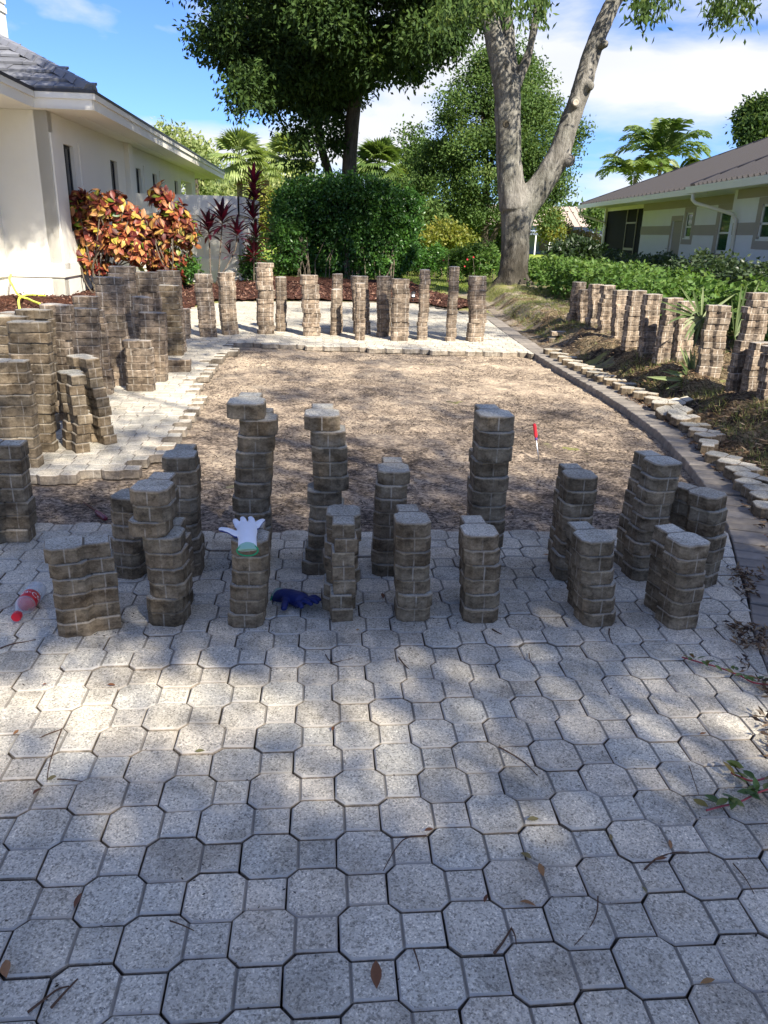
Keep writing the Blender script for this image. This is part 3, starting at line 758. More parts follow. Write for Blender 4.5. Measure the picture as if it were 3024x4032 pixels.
# corner: label, bx, by, tx, ty, orientation, courses
for a in [
    ('stack cut by the left picture edge, standing on bare sand before the left paving', -5, 2149, -55, 1736, 5, 7, .010),
    ('ten-course stack on the left paving with its upper three pavers set back to the left', 62, 1848, 5, 1425, 3, 10, .008),
    ('broad thirteen-course stack, nearest of the big ones at the far left', 128, 1786, 88, 1268, 3, 13, .007),
    ('zigzag stack with dark shaded side behind the leaning corner stack on the left paving', 372, 1753, 310, 1412, -42, 9, .012),
    ('leaning stack on the front corner of the left paving, lower pavers stepping right', 283, 1786, 262, 1478, -52, 8, .020),
    ('tall stack with a wide pale top paver behind the zigzag stacks', 395, 1556, 336, 1168, 0, 15, .012),
    ('sunlit thirteen-course stack left of the crooked column of pavers', 345, 1585, 320, 1215, 2, 13, .010),
    ('tall stack with a dark shaded front and a bright narrow right side, left paving', 232, 1660, 198, 1200, -18, 14, .008),
    ('stack with a bluish top just left of the dark-fronted stack', 152, 1700, 117, 1220, -5, 14, .008),
    ('stack with only its upper pavers showing at the far left, behind the broad stack', 75, 1690, 52, 1232, -6, 13, .008),
    ('stack with only its grey top showing at the left picture edge', 30, 1710, 20, 1245, -5, 13, .006),
    ('crooked fifteen-course stack whose two top pavers stick out to the left', 449, 1521, 417, 1091, -3, 15, .010),
    ('tallest stack of the left group, its top in front of the croton leaves', 500, 1445, 468, 1047, 3, 15, .008),
    ('slender column of tan pavers showing as a strip left of the dark-sided stack', 516, 1440, 500, 1158, 80, 10, .008),
    ('dark-sided stack with a bright right face, in the middle of the left group', 560, 1470, 543, 1157, -50, 11, .006),
    ('ten-course stack leaning over the paving behind the squat sunlit stack', 600, 1503, 592, 1232, -2, 10, .007),
    ('squat seven-course sunlit stack at the front of the left paving', 548, 1542, 530, 1342, -2, 7, .008),
    ('tall stack in front of the croton with a step in its right side', 598, 1425, 564, 1065, 0, 14, .012),
    ('brightest tall stack of the left group, nearest the red croton bush', 685, 1388, 657, 1065, 0, 14, .006),
    ('twelve-course stack right in front of the brightest tall stack', 675, 1402, 653, 1123, -2, 12, .012),
    ('low pile of two pavers at the right foot of the left group', 697, 1466, 695, 1417, 3, 2, .004),
    ('short six-course stack half hidden at the right edge of the left group', 706, 1335, 706, 1216, 0, 6, .006)]:
    stack(*a[:7], gL, 'tan' if a[2] < 1700 and random.random() < .95 else 'dark', a[7] * .7)
for a in [
    ('wide stack at the left end of the back row, in front of the privacy wall', 816, 1328, 796, 1079, -4, 14, .010),
    ('second stack from the left end of the back row, by the thin ti plant stems', 900, 1320, 883, 1073, 35, 14, .010),
    ('tallest stack left of the hedge in the back row, below the red ti plant', 1043, 1317, 1035, 1035, 25, 16, .014),
    ('thin dark stack right of the tallest left one in the back row', 1108, 1306, 1103, 1091, 88, 12, .007),
    ('wide crooked stack in front of the left part of the hedge', 1225, 1325, 1213, 1083, 12, 13, .015),
    ('narrow stack with a shorter one standing before it, left of the hedge middle', 1326, 1312, 1327, 1079, 85, 13, .007),
    ('short slim stack touching the narrow stack left of the hedge middle', 1314, 1321, 1325, 1140, 95, 10, .007),
    ('slim stack in front of its wider partner below the hedge middle', 1414, 1340, 1420, 1116, 86, 13, .006),
    ('wider stack mostly hidden behind the slim stack below the hedge middle', 1425, 1318, 1413, 1087, 20, 13, .008),
    ('dark shaded stack right beside the wide stack under the hedge', 1513, 1328, 1512, 1088, 60, 13, .006),
    ('wide twelve-course stack right of the dark one, under the right part of the hedge', 1573, 1343, 1577, 1098, 4, 13, .010),
    ('tall slim stack before the lawn, third from the right end of the back row', 1662, 1340, 1677, 1062, 84, 15, .008),
    ('tallest slim stack next to the pink hibiscus flower in the back row', 1773, 1345, 1792, 1050, 88, 16, .010),
    ('sunlit stack with a pale tan top at the right end of the back row', 1872, 1346, 1883, 1088, 18, 14, .012)]:
    stack(*a[:7], gB, 'tan', a[7] * .75)
for a in [
    ('farthest stack on the right bank, capped by two sunlit pavers', 2258, 1328, 2290, 1131, 35, 11, .010),
    ('thin low stack between the two farthest stacks on the right bank', 2297, 1341, 2308, 1163, 210, 9, .008),
    ('second large stack from the far end of the right bank', 2330, 1362, 2348, 1153, 212, 11, .010),
    ('third large stack from the far end of the right bank, standing straight', 2378, 1379, 2396, 1164, 212, 11, .008),
    ('fourth large stack on the right bank with its foot in shade', 2430, 1406, 2450, 1181, 208, 11, .010),
    ('fifth large stack on the right bank, leaning right above the bare soil', 2475, 1453, 2510, 1191, 207, 12, .008),
    ('sixth large stack on the right bank, its top paver nearly level with the hedge', 2540, 1480, 2572, 1212, 207, 12, .009),
    ('seventh large stack on the right bank, its top paver reaching right behind palmetto tips', 2612, 1507, 2652, 1223, 204, 12, .009),
    ('stack almost hidden behind the palmetto plant on the right bank', 2680, 1510, 2700, 1257, 205, 11, .008),
    ('thick eleven-course stack with shadow stripes between the two palmetto fans', 2782, 1556, 2839, 1225, 181, 12, .008),
    ('stack leaning out of the picture at the right edge with stepped base', 2905, 1616, 2995, 1189, 200, 15, .014),
    ('lower stack at the right picture edge in front of the leaning tall one', 2962, 1646, 3006, 1422, 202, 8, .010),
    ('nearest low stack at the right picture edge, above the dark bank', 3030, 1690, 3052, 1473, 202, 8, .010)]:
    stack(*a[:7], gR, 'tan', a[7] * .8)

# loose pavers laid in a ragged chain along the outer side of the brick border
LP = [(115, 138, 5, 0), (160, 162, -30, 0), (213, 188, -20, 0), (250, 212, -35, 0), (290, 235, -40, 0), (332, 250, -30, 0), (385, 272, -25, 0), (428, 297, -30, 0), (483, 325, 10, 0),
      (545, 350, -15, 0), (615, 378, -5, 0), (668, 408, -30, 0), (760, 438, -35, 0), (845, 478, -42, 0), (895, 525, -30, .06), (1010, 520, 25, .22), (935, 580, 20, .30), (1010, 600, 28, .24),
      (1040, 635, 25, .05), (1105, 668, 10, 0), (1165, 705, -30, 0), (1215, 742, 20, 0), (1240, 790, -110, 0), (1300, 880, -45, 0), (1385, 930, -40, 0), (1445, 985, 5, 0), (1510, 1025, -40, 0),
      (1520, 1075, -60, 0), (1580, 1118, 5, 0), (1630, 1170, 0, 0), (1650, 1240, -10, 0)]
loose_words = ['half sunlit', 'pale', 'brown-sided', 'grey', 'worn', 'bright-topped']
def ordinal(n): return ['first', 'second', 'third', 'fourth', 'fifth', 'sixth', 'seventh', 'eighth', 'ninth', 'tenth', 'eleventh', 'twelfth', 'thirteenth', 'fourteenth', 'fifteenth', 'sixteenth'][n]
for i, (u, v, ori, tilt) in enumerate(LP):
    g = G(2100 + .557 * u, 1300 + .557 * v, .055)
    z = .002 if g[0] < xb(g[1]) + .30 else max(.0, float(H(g[0], g[1])) - .012)
    if tilt: z += .02
    far_end = i < 16
    lab = '%s paver from the %s end of the loose row along the border, %s' % (ordinal(i if far_end else len(LP) - 1 - i), 'far' if far_end else 'near', 'tipped' if tilt > .1 else 'flat')
    root = tag(link('loose_paver', random.choice(STACK_ME), None, (g[0], g[1], z), (tilt, -tilt * .8, R(ori + random.gauss(0, 5)))), lab, 'paver', 'loose pavers beside the brick border')
for i, (u, v, o_) in enumerate([(2180, 1290, 10), (2215, 1292, 185)]):
    g = G(u, v, .2); z = max(0, float(H(g[0], g[1])))
    tag(link('loose_paver', TAN_ME[0], None, (g[0], g[1], z), (0, 0, R(o_))), 'pale paver lying on the grass bank, %s of the two beside the farthest stack' % ('left' if i == 0 else 'right'), 'paver', 'pavers on the grass bank')
# ------------------------------------------------------------------ left house
C0 = G(262, 1174); C0[2] = 0
LD = np.array([-.0732, .9973]); LN = np.array([.9973, .0732])     # along the side wall, and outward
ZS = 3.36
house = thing('cream_house', 'cream stucco house with slate grey tile roof at the left edge', 'house', (0, 0, 0))
def wall(O, d, n, s0, s1, z0, z1, th, holes, name, mat, parent):
    ss = sorted(set([s0, s1] + [h[0] for h in holes] + [h[1] for h in holes])); zz = sorted(set([z0, z1] + [h[2] for h in holes] + [h[3] for h in holes]))
    mb = MB()
    for a, b in zip(ss[:-1], ss[1:]):
        run = None
        for c, e in zip(zz[:-1], zz[1:]):
            inh = any(h[0] <= (a + b) / 2 <= h[1] and h[2] <= (c + e) / 2 <= h[3] for h in holes)
            if inh:
                if run: mb.obox(O, d, n, a, b, -th, 0, *run); run = None
            else: run = (run[0], e) if run else (c, e)
        if run: mb.obox(O, d, n, a, b, -th, 0, *run)
    return mb.build(name, mat, parent)
wins = [(.80, 1.42, 1.25, 2.88), (4.2, 4.82, 1.25, 2.86), (6.75, 7.36, 1.25, 2.86), (8.80, 9.42, 1.25, 2.86), (12.2, 12.8, 1.25, 2.86)]
wall(C0, LD, LN, 0, 16.4, -.1, ZS, .24, wins + [(13.4, 15.6, .9, 2.95)], 'side_wall', M['stucco'], house)
for a, b, c, e in wins:
    w = MB()
    for q in ((a, a + .05, c, e), (b - .05, b, c, e), (a, b, c, c + .05), (a, b, e - .05, e), ((a + b) / 2 - .02, (a + b) / 2 + .02, c, e)): w.obox(C0, LD, LN, q[0], q[1], -.115, -.075, q[2], q[3])
    wo = w.build('window', M['dark_metal'], house)
    g_ = MB(); g_.obox(C0, LD, LN, a + .01, b - .01, -.105, -.09, c + .01, e - .01); g_.build('pane', M['glass_dark'], wo)
mb = MB(); mb.obox(C0, LD, LN, 13.4, 15.6, -.9, -.85, .9, 2.95); mb.build('recess_wall', M['stucco'], house)
# raised frames round the stucco panels, the pilaster
for a, b in ((1.75, 3.95), (7.62, 8.5), (9.75, 11.9)):
    mb = MB()
    mb.obox(C0, LD, LN, a, b, 0, .028, 1.0, 2.98)
    mb.build('stucco_panel', M['stucco'], house)
mb = MB(); mb.obox(C0, LD, LN, 5.6, 6.05, 0, .12, -.1, ZS); mb.build('pilaster', M['stucco'], house)
mb = MB(); mb.obox(C0, LD, LN, 0.02, .34, 0, .035, .55, 3.0); mb.build('corner_panel', M['stucco'], house)
# front wall, step and wing wall
FD = np.array([-LN[0], -LN[1]]); FN = np.array([LD[0] * -1, LD[1] * -1])
wq = hit(38, 1092, C0, np.array([FN[0], FN[1], 0])); sw = float((wq[:2] - C0[:2]) @ FD)
wall(C0, FD, FN, 0, sw + .3, -.1, ZS, .24, [], 'front_wall', M['stucco'], house)
C1 = np.array([C0[0] + FD[0] * sw, C0[1] + FD[1] * sw, 0])
mb = MB(); mb.obox(C1, FN, LN, 0, 4.5, -.24, 0, -.1, ZS); mb.build('wing_wall', M['stucco'], house)
for z0, z1, nm, t_ in ((.40, .66, 'base_trim', .035),):
    mb = MB(); mb.obox(C0, LD, LN, 0, 16.4, 0.001, t_, z0, z1); mb.obox(C0, FD, FN, -t_, sw - .001, .001, t_, z0, z1); mb.obox(C1, FN, LN, 0, 4.5, .001, t_, z0, z1)
    mb.build(nm, M['trim'], house)
# fascia, soffit
A = G(371, 434, ZS); Bc = G(882, 706, ZS)
A0, B0 = A.copy(), Bc.copy(); ED = (B0 - A0)[:2]; EL = np.linalg.norm(ED); ED /= EL; EN = np.array([ED[1], -ED[0]])
V0 = P(133, 372, A0[1] - .03)
vs_ = float((V0[:2] - A0[:2]) @ -EN)
FH = .27
mb = MB(); mb.obox(A0, ED, EN, 0, EL, -.03, 0, ZS, ZS + FH); mb.obox(A0, ED, EN, -.02, EL + .02, 0, .035, ZS + FH - .10, ZS + FH)
mb.build('side_fascia', M['trim'], house)
mb = MB(); mb.obox(A0, -EN, -ED, .0, vs_ - .001, -.03, 0, ZS, ZS + FH); mb.obox(A0, -EN, -ED, 0, vs_ - .04, 0, .035, ZS + FH - .1, ZS + FH)
mb.build('front_fascia', M['trim'], house)
VC = np.array([A0[0] - EN[0] * vs_, A0[1] - EN[1] * vs_, 0])
mb = MB(); mb.obox(VC, -ED, EN, 0, 4.5, -.03, 0, ZS, ZS + FH); mb.obox(VC, -ED, EN, .036, 4.5, 0, .035, ZS + FH - .1, ZS + FH)
mb.build('wing_fascia', M['trim'], house)
mb = MB(); mb.obox(A0, ED, EN, 0.0, EL, -3.2, -.031, ZS + .004, ZS + .04); mb.obox(VC, -ED, EN, 0, 4.5, -3, -.031, ZS + .004, ZS + .04); mb.build('soffit', M['trim'], house)
mb = MB(); mb.obox(A0, ED, EN, 1.0, EL - .8, -.56, -.50, ZS - .006, ZS + .003); mb.build('soffit_vent', M['gutter'], house)
mb = MB(); mb.obox(A0, -EN, -ED, EL * 0 + 0, 3.6, -EL - .03, -EL, ZS, ZS + FH); mb.build('rear_fascia', M['trim'], house)
# roof planes, then real slabs on the face that shows
MS = .5; ZR = ZS + FH
def RP(a, b, lift=0.0):              # a: to the left along the front eave, b: back from it
    return Vector((A0[0] - EN[0] * a + ED[0] * b, A0[1] - EN[1] * a + ED[1] * b, ZR + MS * b + lift))
def RS(a, b, lift=0.0):
    return Vector((A0[0] - EN[0] * a + ED[0] * b, A0[1] - EN[1] * a + ED[1] * b, ZR + MS * a + lift))
T = 5.2
mb = MB(); e = .03
mb.add([RP(e, e), RP(T * 2, 0), RP(T * 2, T), RP(T, T)], [(0, 3, 2, 1)])
mb.add([RS(e, e), RS(0, EL), RS(T, EL - T), RS(T, T)], [(0, 1, 2, 3)])
mb.add([RS(0, EL), Vector((A0[0] - EN[0] * 10 + ED[0] * EL, A0[1] - EN[1] * 10 + ED[1] * EL, ZR)), RS(T, EL - T)], [(0, 1, 2)])
mb.build('roof_deck', M['tile_edge'], house)
# wing roof (runs towards the camera)
def RW(c, a): return Vector((VC[0] - ED[0] * c - EN[0] * a, VC[1] - ED[1] * c - EN[1] * a, ZR + MS * a + .03))
mb = MB(); mb.add([RW(0, 0), RW(4.5, 0), RW(4.5, T), RW(-T, T)], [(0, 3, 2, 1)]); mb.build('wing_roof', M['roof_tile'], house)
tile = MB(); tile.box((-.166, 0, 0), (.166, .42, .042)); TILE = tile.mesh('roof_tile', M['roof_tile'])
ex = np.array([-EN[0], -EN[1], 0]); up_ = np.array([ED[0], ED[1], MS]); up_ /= np.linalg.norm(up_)
nrm = np.cross(ex, up_); nrm = -nrm if nrm[2] < 0 else nrm
sl = math.hypot(1, MS); nt = 0
for row in range(14):
    b = row * .36
    for c in range(40):
        a = (c + .5 + (.5 if row % 2 else 0)) * .34
        if a - .10 < b or a > b + vs_ + .35 or a > 7: continue
        p = RP(a, b, .035)
        ox = ex; tilt = .12
        yv = up_ * math.cos(tilt) - nrm * math.sin(tilt); zv = np.cross(ox, yv); zv = -zv if zv[2] < 0 else zv
        o = link('roof_tile', TILE, house)
        o.matrix_world = Matrix(((ox[0], yv[0], zv[0], p.x), (ox[1], yv[1], zv[1], p.y), (ox[2], yv[2], zv[2], p.z + .02 + random.gauss(0, .003)), (0, 0, 0, 1)))
        nt += 1
cap = MB(); cap.add([(-.13, 0, -.05), (-.075, 0, .045), (.075, 0, .045), (.13, 0, -.05), (-.15, .40, -.02), (-.09, .40, .085), (.09, .40, .085), (.15, .40, -.02)],
                    [(0, 1, 5, 4), (1, 2, 6, 5), (2, 3, 7, 6), (0, 3, 2, 1), (4, 5, 6, 7), (0, 4, 7, 3)])
CAP = cap.mesh('hip_tile', M['roof_tile'])
hd = (RP(1, 1) - RP(0, 0)).normalized()
for k in range(22):
    p = RP(0, 0) + hd * (.05 + k * .36) + Vector((0, 0, .09))
    yv = hd * -1; xv = yv.cross(Vector((0, 0, 1))).normalized(); zv = xv.cross(yv)
    o = link('hip_tile', CAP, house); q = p + hd * .40
    tl = .09; y2 = yv * math.cos(tl) - zv * math.sin(tl); z2 = xv.cross(y2)
    o.matrix_world = Matrix(((xv.x, y2.x, z2.x, q.x), (xv.y, y2.y, z2.y, q.y), (xv.z, y2.z, z2.z, q.z), (0, 0, 0, 1)))
# tiles along the side eave show as a thin dark line
mb = MB(); mb.obox(A0, ED, EN, -.04, EL + .03, -.30, .05, ZR + .003, ZR + .05); mb.obox(A0, -EN, -ED, -.049, vs_, -.35, .05, ZR + .0035, ZR + .052); mb.obox(VC, -ED, EN, -.02, 4.5, -.3, .05, ZR + .004, ZR + .054)
mb.build('eave_tile_edge', M['metal_edge'], house)
far_cap = RS(.0, EL)
# chimney
q0 = P(36, 143, 19.2)
ch = MB(); ch.box((q0[0] - 1.6, 18.85, q0[2] - 2.0), (q0[0] - .02, 19.2, q0[2] + 3)); cho = ch.build('chimney', M['white_trim'], house)
cb = MB()
for z in (.42, .60, .78): cb.box((q0[0] - 1.65, 18.82, q0[2] + z), (q0[0] + .005, 19.22, q0[2] + z + .11))
cb.build('chimney_band', M['white_trim'], cho)
# faucet
fx = hit(22, 1068, C1, np.array([LN[0], LN[1], 0]))
fa = tag(MB().tube([fx, fx + np.array([.09, -.01, 0])], .014).tube([fx + np.array([.09, -.01, .0]), fx + np.array([.11, -.01, -.05])], .016).tube([fx + np.array([.05, -.05, .035]), fx + np.array([.05, .04, .035])], .012).build('faucet', M['white_trim']), 'small white garden faucet on the cream wall at the left edge', 'faucet')
M['hose'] = simple('yellow_green_hose', (.55, .62, .06), .4, .5)
def gp(x, y, z=.05): return G(x, y, z)
f2 = fx + np.array([.11, -.02, -.06])
L1 = lambda u, v: (.2532 * u, 1000 + .2532 * v)
h_ = MB()
split = P(*L1(320, 665), f2[1] - .95)
mid = P(*L1(190, 480), f2[1] - .45)
h_.tube(catmull([f2, P(*L1(150, 400), f2[1] - .28), mid, P(*L1(255, 600), f2[1] - .75), split], 6), .021, 8)
h_.tube(catmull([split, P(*L1(290, 720), split[1] - .12), G(*L1(296, 810), .03), G(*L1(310, 860), .03)], 6), .022, 8)
h_.tube(catmull([split, G(*L1(430, 640), .10), G(*L1(560, 640), .08), G(*L1(720, 652), .07)], 6), .018, 8)
h_.tube(catmull([split, G(*L1(440, 700), .07), G(*L1(520, 738), .06), G(*L1(620, 775), .05)], 6), .021, 8)
tag(h_.build('garden_hose', M['hose'], smooth=True), 'yellow green garden hose splitting in the mulch below the white faucet', 'hose')

# ------------------------------------------------------------------ privacy wall beyond the croton
pw = thing('privacy_wall', 'pale stucco garden wall with cap and base trim behind the ti plants', 'wall')
g = G(948, 1114); yw = g[1]; tp = P(935, 773, yw); xr = tp[0]; zt = tp[2]; g2 = P(968, 789, 25.2)
xl = -7.0
mb = MB(); mb.box((xl, yw, -.1), (xr, yw + .25, zt)); mb.box((xr - .25, yw + .25, -.1), (xr, 25.2, zt)); mb.build('wall', M['stucco_grey'] if False else M['stucco'], pw)
mb = MB(); mb.box((xl, yw - .04, zt - .50), (xr + .04, yw - .001, zt + .002)); mb.box((xr + .001, yw - .04, zt - .50), (xr + .04, 25.2, zt + .002)); mb.build('cap_trim', M['trim'], pw)
mb = MB(); mb.box((xl, yw - .05, .32), (xr + .05, yw - .001, .62)); mb.box((xr + .001, yw - .05, .32), (xr + .05, 25.2, .62)); mb.build('base_trim', M['trim'], pw)
mb = MB(); mb.box((xr - 1.05, yw - .07, -.1), (xr + .06, yw - .0015, .32)); mb.box((xr - 1.0, yw - .02, .62), (xr - .95, yw - .001, zt - .5)); mb.build('pilaster', M['stucco'], pw)

# ------------------------------------------------------------------ right house
rh = thing('grey_house', 'pale grey house with taupe bands and brown metal roof on the right', 'house')
WX, WN, WD = 10.75, np.array([-1., 0, 0]), np.array([0, -1.])       # wall faces left; d runs towards the camera
RO = np.array([WX, 42.0, 0]); RN2 = np.array([-1., 0])
def E_(u, v): return 2200 + .4967 * u, 500 + .4967 * v
def rs(u, v, X=WX):
    q = hit(*E_(u, v), np.array([X, 0, 0]), WN); return q[1], q[2]
RZ = 2.85
ycol = rs(385, 650)[0]; ysc = rs(676, 640)[0]
ywE = 24.2
def yz(u0, u1, v0, v1, X=WX, vm=None):
    ya = rs(u0, (v0 + v1) / 2, X)[0]; yb = rs(u1, (v0 + v1) / 2, X)[0]; um = (u0 + u1) / 2
    return ya, yb, rs(um, v1, X)[1], rs(um, v0, X)[1]
w1 = yz(1005, 1055, 680, 880); w2 = yz(1262, 1375, 660, 995); dr = yz(885, 965, 690, 1060)
w3y = yz(1598, 1700, 610, 890, 10.0)
def ob(mb, X, ya, yb, t0, t1, z0, z1):
    mb.box((X - t1, min(ya, yb), z0), (X - t0, max(ya, yb), z1)); return mb
def rwall(X, y0, y1, holes, name):
    O = np.array([X, y1, 0.]); return wall(O, WD, RN2, 0, y1 - y0, -.1, RZ, .25, [(y1 - h[0], y1 - h[1], h[2], h[3]) for h in holes], name, M['stucco_grey'], rh)
dr = (dr[0], dr[1], .0, 2.12)
w1 = (w1[0], w1[1], max(.9, w1[2]), min(2.4, w1[3])); w2 = (w2[0], w2[1], max(.35, w2[2]), min(2.4, w2[3])); w3y = (w3y[0], w3y[1], max(.9, w3y[2]), min(2.45, w3y[3]))
rwall(WX, ywE, ysc, [w1, w2, dr], 'side_wall')
rwall(10.0, 12.0, ywE, [w3y], 'bump_out_wall')
mb = MB(); mb.box((10.0, ywE - .001, -.1), (WX + .2, ywE + .25, RZ)); mb.build('return_wall', M['stucco_grey'], rh)
def window(X, h, name='window'):
    ya, yb, z0, z1 = h; w = MB(); f = .06; zm = (z0 + z1) / 2 - .05
    for q in ((ya, ya - f, z0, z1), (yb + f, yb, z0, z1), (ya, yb, z0, z0 + f), (ya, yb, z1 - f, z1), (ya, yb, zm - .03, zm + .03)): ob(w, X, q[0], q[1], -.06, -.01, q[2], q[3])
    ob(w, X, ya + .05, yb - .05, -.01, .03, z0 - .05, z0)
    wo = w.build(name, M['white_trim'], rh)
    for z_a, z_b in ((z0 + f, zm - .03), (zm + .03, z1 - f)): g_ = MB(); ob(g_, X, ya - f, yb + f, -.05, -.035, z_a, z_b); g_.build('pane', M['glass_green'], wo)
window(WX, w1); window(WX, w2); window(10.0, w3y)
def frame_band(X, h, m_, t=.018):
    ya, yb, z0, z1 = h; w = MB()
    ob(w, X, ya + m_, ya + .001, 0, t, z0 - m_, z1 + .18); ob(w, X, yb - .001, yb - m_, 0, t, z0 - m_, z1 + .18)
    ob(w, X, ya, yb, 0, t, z1 + .001, z1 + .18); ob(w, X, ya, yb, 0, t, z0 - m_, z0 - .001); w.build('window_band', M['band'], rh)
frame_band(WX, w1, .22); frame_band(WX, w2, .26); frame_band(10.0, w3y, .26)
zb0, zb1 = 1.62, 1.95
for X_, y_a, y_b in ((WX, ysc, dr[0] + .12), (WX, w1[1] - .23, w2[0] + .27), (WX, w2[1] - .27, ywE), (10.0, ywE, w3y[0] + .27), (10.0, w3y[1] - .27, 12)):
    mb = MB(); ob(mb, X_, y_a, y_b, 0, .017, zb0, zb1); mb.build('belt_band', M['band'], rh)
mb = MB(); ob(mb, WX, ysc, ywE, 0, .016, 2.57, RZ); mb.build('top_band', M['band'], rh)
mb = MB(); ob(mb, 10.0, ywE, 12, 0, .016, 2.60, RZ); mb.build('top_band', M['band'], rh)
mb = MB(); ob(mb, WX, dr[0], dr[1], -.12, -.07, 0, 2.12); do = mb.build('door', M['door'], rh)
mb = MB(); ob(mb, WX, dr[0] + .13, dr[0] + .001, 0, .017, 0, 2.3); ob(mb, WX, dr[0], dr[1], 0, .017, 2.125, 2.3); mb.build('door_band', M['band'], rh)
mb = MB(); yk = dr[0] - .12; mb.tube([(WX + .06, yk, 1.0), (WX - .02, yk, 1.0)], .03, 8); mb.tube([(WX - .02, yk, .92), (WX - .02, yk, 1.14)], .02, 6); mb.build('door_handle', M['white_trim'], do)
# screened porch
po = thing('screened_porch', 'dark screened porch at the far corner of the pale grey house', 'porch')
mb = MB(); mb.box((WX - .10, ycol - .12, -.1), (WX + .05, ycol + .03, RZ)); mb.build('post', M['gutter'], po)
mb = MB(); mb.box((WX, ysc, RZ - .16), (WX + .05, ycol - .1, RZ)); mb.build('header', M['gutter'], po)
ya = rs(545, 700)[0]; yb = rs(625, 700)[0]
for y0, y1 in ((ycol - .12, ya + .03), (ya - .03, yb + .03), (yb - .03, ysc)):
    mb = MB(); mb.box((WX + .02, y1, 0), (WX + .03, y0, RZ - .16)); mb.build('screen_panel', M['screen'], po)
for yy in (ya, yb): mb = MB(); mb.box((WX - .02, yy - .03, 0), (WX + .019, yy + .03, RZ - .16)); mb.build('mullion', M['bronze'], po)
mb = MB(); mb.box((WX - .02, ya + .03, .55), (WX + .018, ycol - .12, .61)); mb.box((WX - .02, yb, .95), (WX + .0185, ya - .03, 1.05)); mb.box((WX - .02, yb, 2.08), (WX + .0185, ya - .03, 2.15)); mb.build('rail', M['bronze'], po)
mb = MB(); mb.box((WX + .2, ysc + .2, 0), (WX + 2.6, ycol - .2, RZ)); mb.build('porch_interior', M['screen'], po)
# eaves, gutters and standing-seam roofs
def roof(x0, yA, yB, m_, ridge, name, seam, lat_ext=0):
    z0 = RZ + .14; t = ridge
    mb = MB(); q = [(x0, yA, z0), (x0, yB, z0), (x0 + t, yB, z0 + m_ * t), (x0 + t, yA - t, z0 + m_ * t)]
    mb.add(q, [(0, 3, 2, 1)]); mb.add([(x0, yA, z0), (x0 + t, yA - t, z0 + m_ * t), (x0 + 2 * t, yA, z0)], [(0, 2, 1)][:1])
    ro = mb.build(name, M['metal_roof'], rh)
    rm = MB(); y = yA - .25
    while y > yB:
        w_ = min(t, yA - y); yy = y
        nv = np.array([-m_, 0, 1]) / math.hypot(m_, 1) * .075
        a = np.array([x0, yy, z0]); b = np.array([x0 + w_, yy, z0 + m_ * w_])
        rib = MB()
        vs = [a + (0, -.04, 0), a + (0, .04, 0), b + (0, .04, 0), b + (0, -.04, 0)]; vs = vs + [v + nv for v in vs]
        rib.add(vs, [(0, 1, 5, 4), (1, 2, 6, 5), (2, 3, 7, 6), (3, 0, 4, 7), (4, 5, 6, 7)])
        rib.build('roof_rib', M['metal_rib'], ro); y -= seam
    hp = MB(); hp.tube([(x0 - .02, yA + .02, z0 + .03), (x0 + t, yA - t, z0 + m_ * t + .05)], .06, 6); hp.build('hip_cap', M['metal_edge'], ro)
    mb = MB(); mb.box((x0 - .03, yB, z0 - .07), (x0 + .05, yA + .02, z0 + .005)); mb.build('drip_edge', M['metal_edge'], ro)
    return ro
roof(9.5, 42.0, 10.0, .41, 9.0, 'main_roof', .50)
roof(9.12, 25.6, 10.0, .46, 2.3, 'front_roof', .34)
mb = MB(); mb.box((9.36, 25.7, RZ - .06), (9.49, 42.05, RZ + .12)); mb.build('gutter', M['gutter'], rh)
mb = MB(); mb.box((8.95, 10, RZ - .08), (9.08, 25.65, RZ + .12)); mb.build('gutter', M['gutter'], rh)
mb = MB(); mb.box((9.49, 24.45, RZ + .002), (WX + .3, 42, RZ + .04)); mb.box((9.08, 10, RZ + .005), (10.4, 25.6, RZ + .045)); mb.box((9.09, 25.56, RZ - .06), (9.6, 25.62, RZ + .12)); mb.build('soffit', M['stucco_grey'], rh)
for yy, X in ((25.1, 9.02), (41.6, 9.42)):
    wy = yy - (.0 if X < 9.2 else .3); WXX = 10.0 if X < 9.2 else WX
    ye = 23.9 if X < 9.2 else 41.3
    mb = MB(); mb.tube([(X, yy, RZ - .05), (X, yy, RZ - .26), (X + .1, yy - .05, RZ - .36), (WXX - .16, ye + .1, RZ - .66), (WXX - .06, ye, RZ - .82), (WXX - .06, ye, .1)], .055, 8)
    mb.build('downspout', M['gutter'], rh, smooth=True)

# far house between the trees
fh = thing('far_house', 'distant house with pale tan metal roof and blue grey screens between tree and porch', 'house')
def K(x, y, Y=75): return D(x, y, Y)
a = K(1196, 466); b = K(1310, 466); g_ = K(1196, 530)
mb = MB(); zt_ = a[2]; ze = K(1250, 490)[2]; zr_ = ze
mb.add([(a[0] - 6, 75, ze), (b[0] + 6, 75, ze), (b[0] + 6, 81, zt_ + 1.0), (a[0] - 6, 81, zt_ + 1.0)], [(0, 1, 2, 3)]); fr = mb.build('roof', M['tan_roof'], fh)
for k in range(26):
    rb = MB(); xx = a[0] - 5.5 + k * .62
    rb.add([(xx, 75, ze + .06), (xx + .08, 75, ze + .06), (xx + .08, 81, zt_ + 1.06), (xx, 81, zt_ + 1.06), (xx, 75, ze), (xx + .08, 75, ze), (xx + .08, 81, zt_ + 1.0), (xx, 81, zt_ + 1.0)], [(0, 1, 2, 3), (0, 4, 5, 1), (0, 3, 7, 4), (1, 5, 6, 2)]); rb.build('roof_rib', M['tan_roof'], fr)
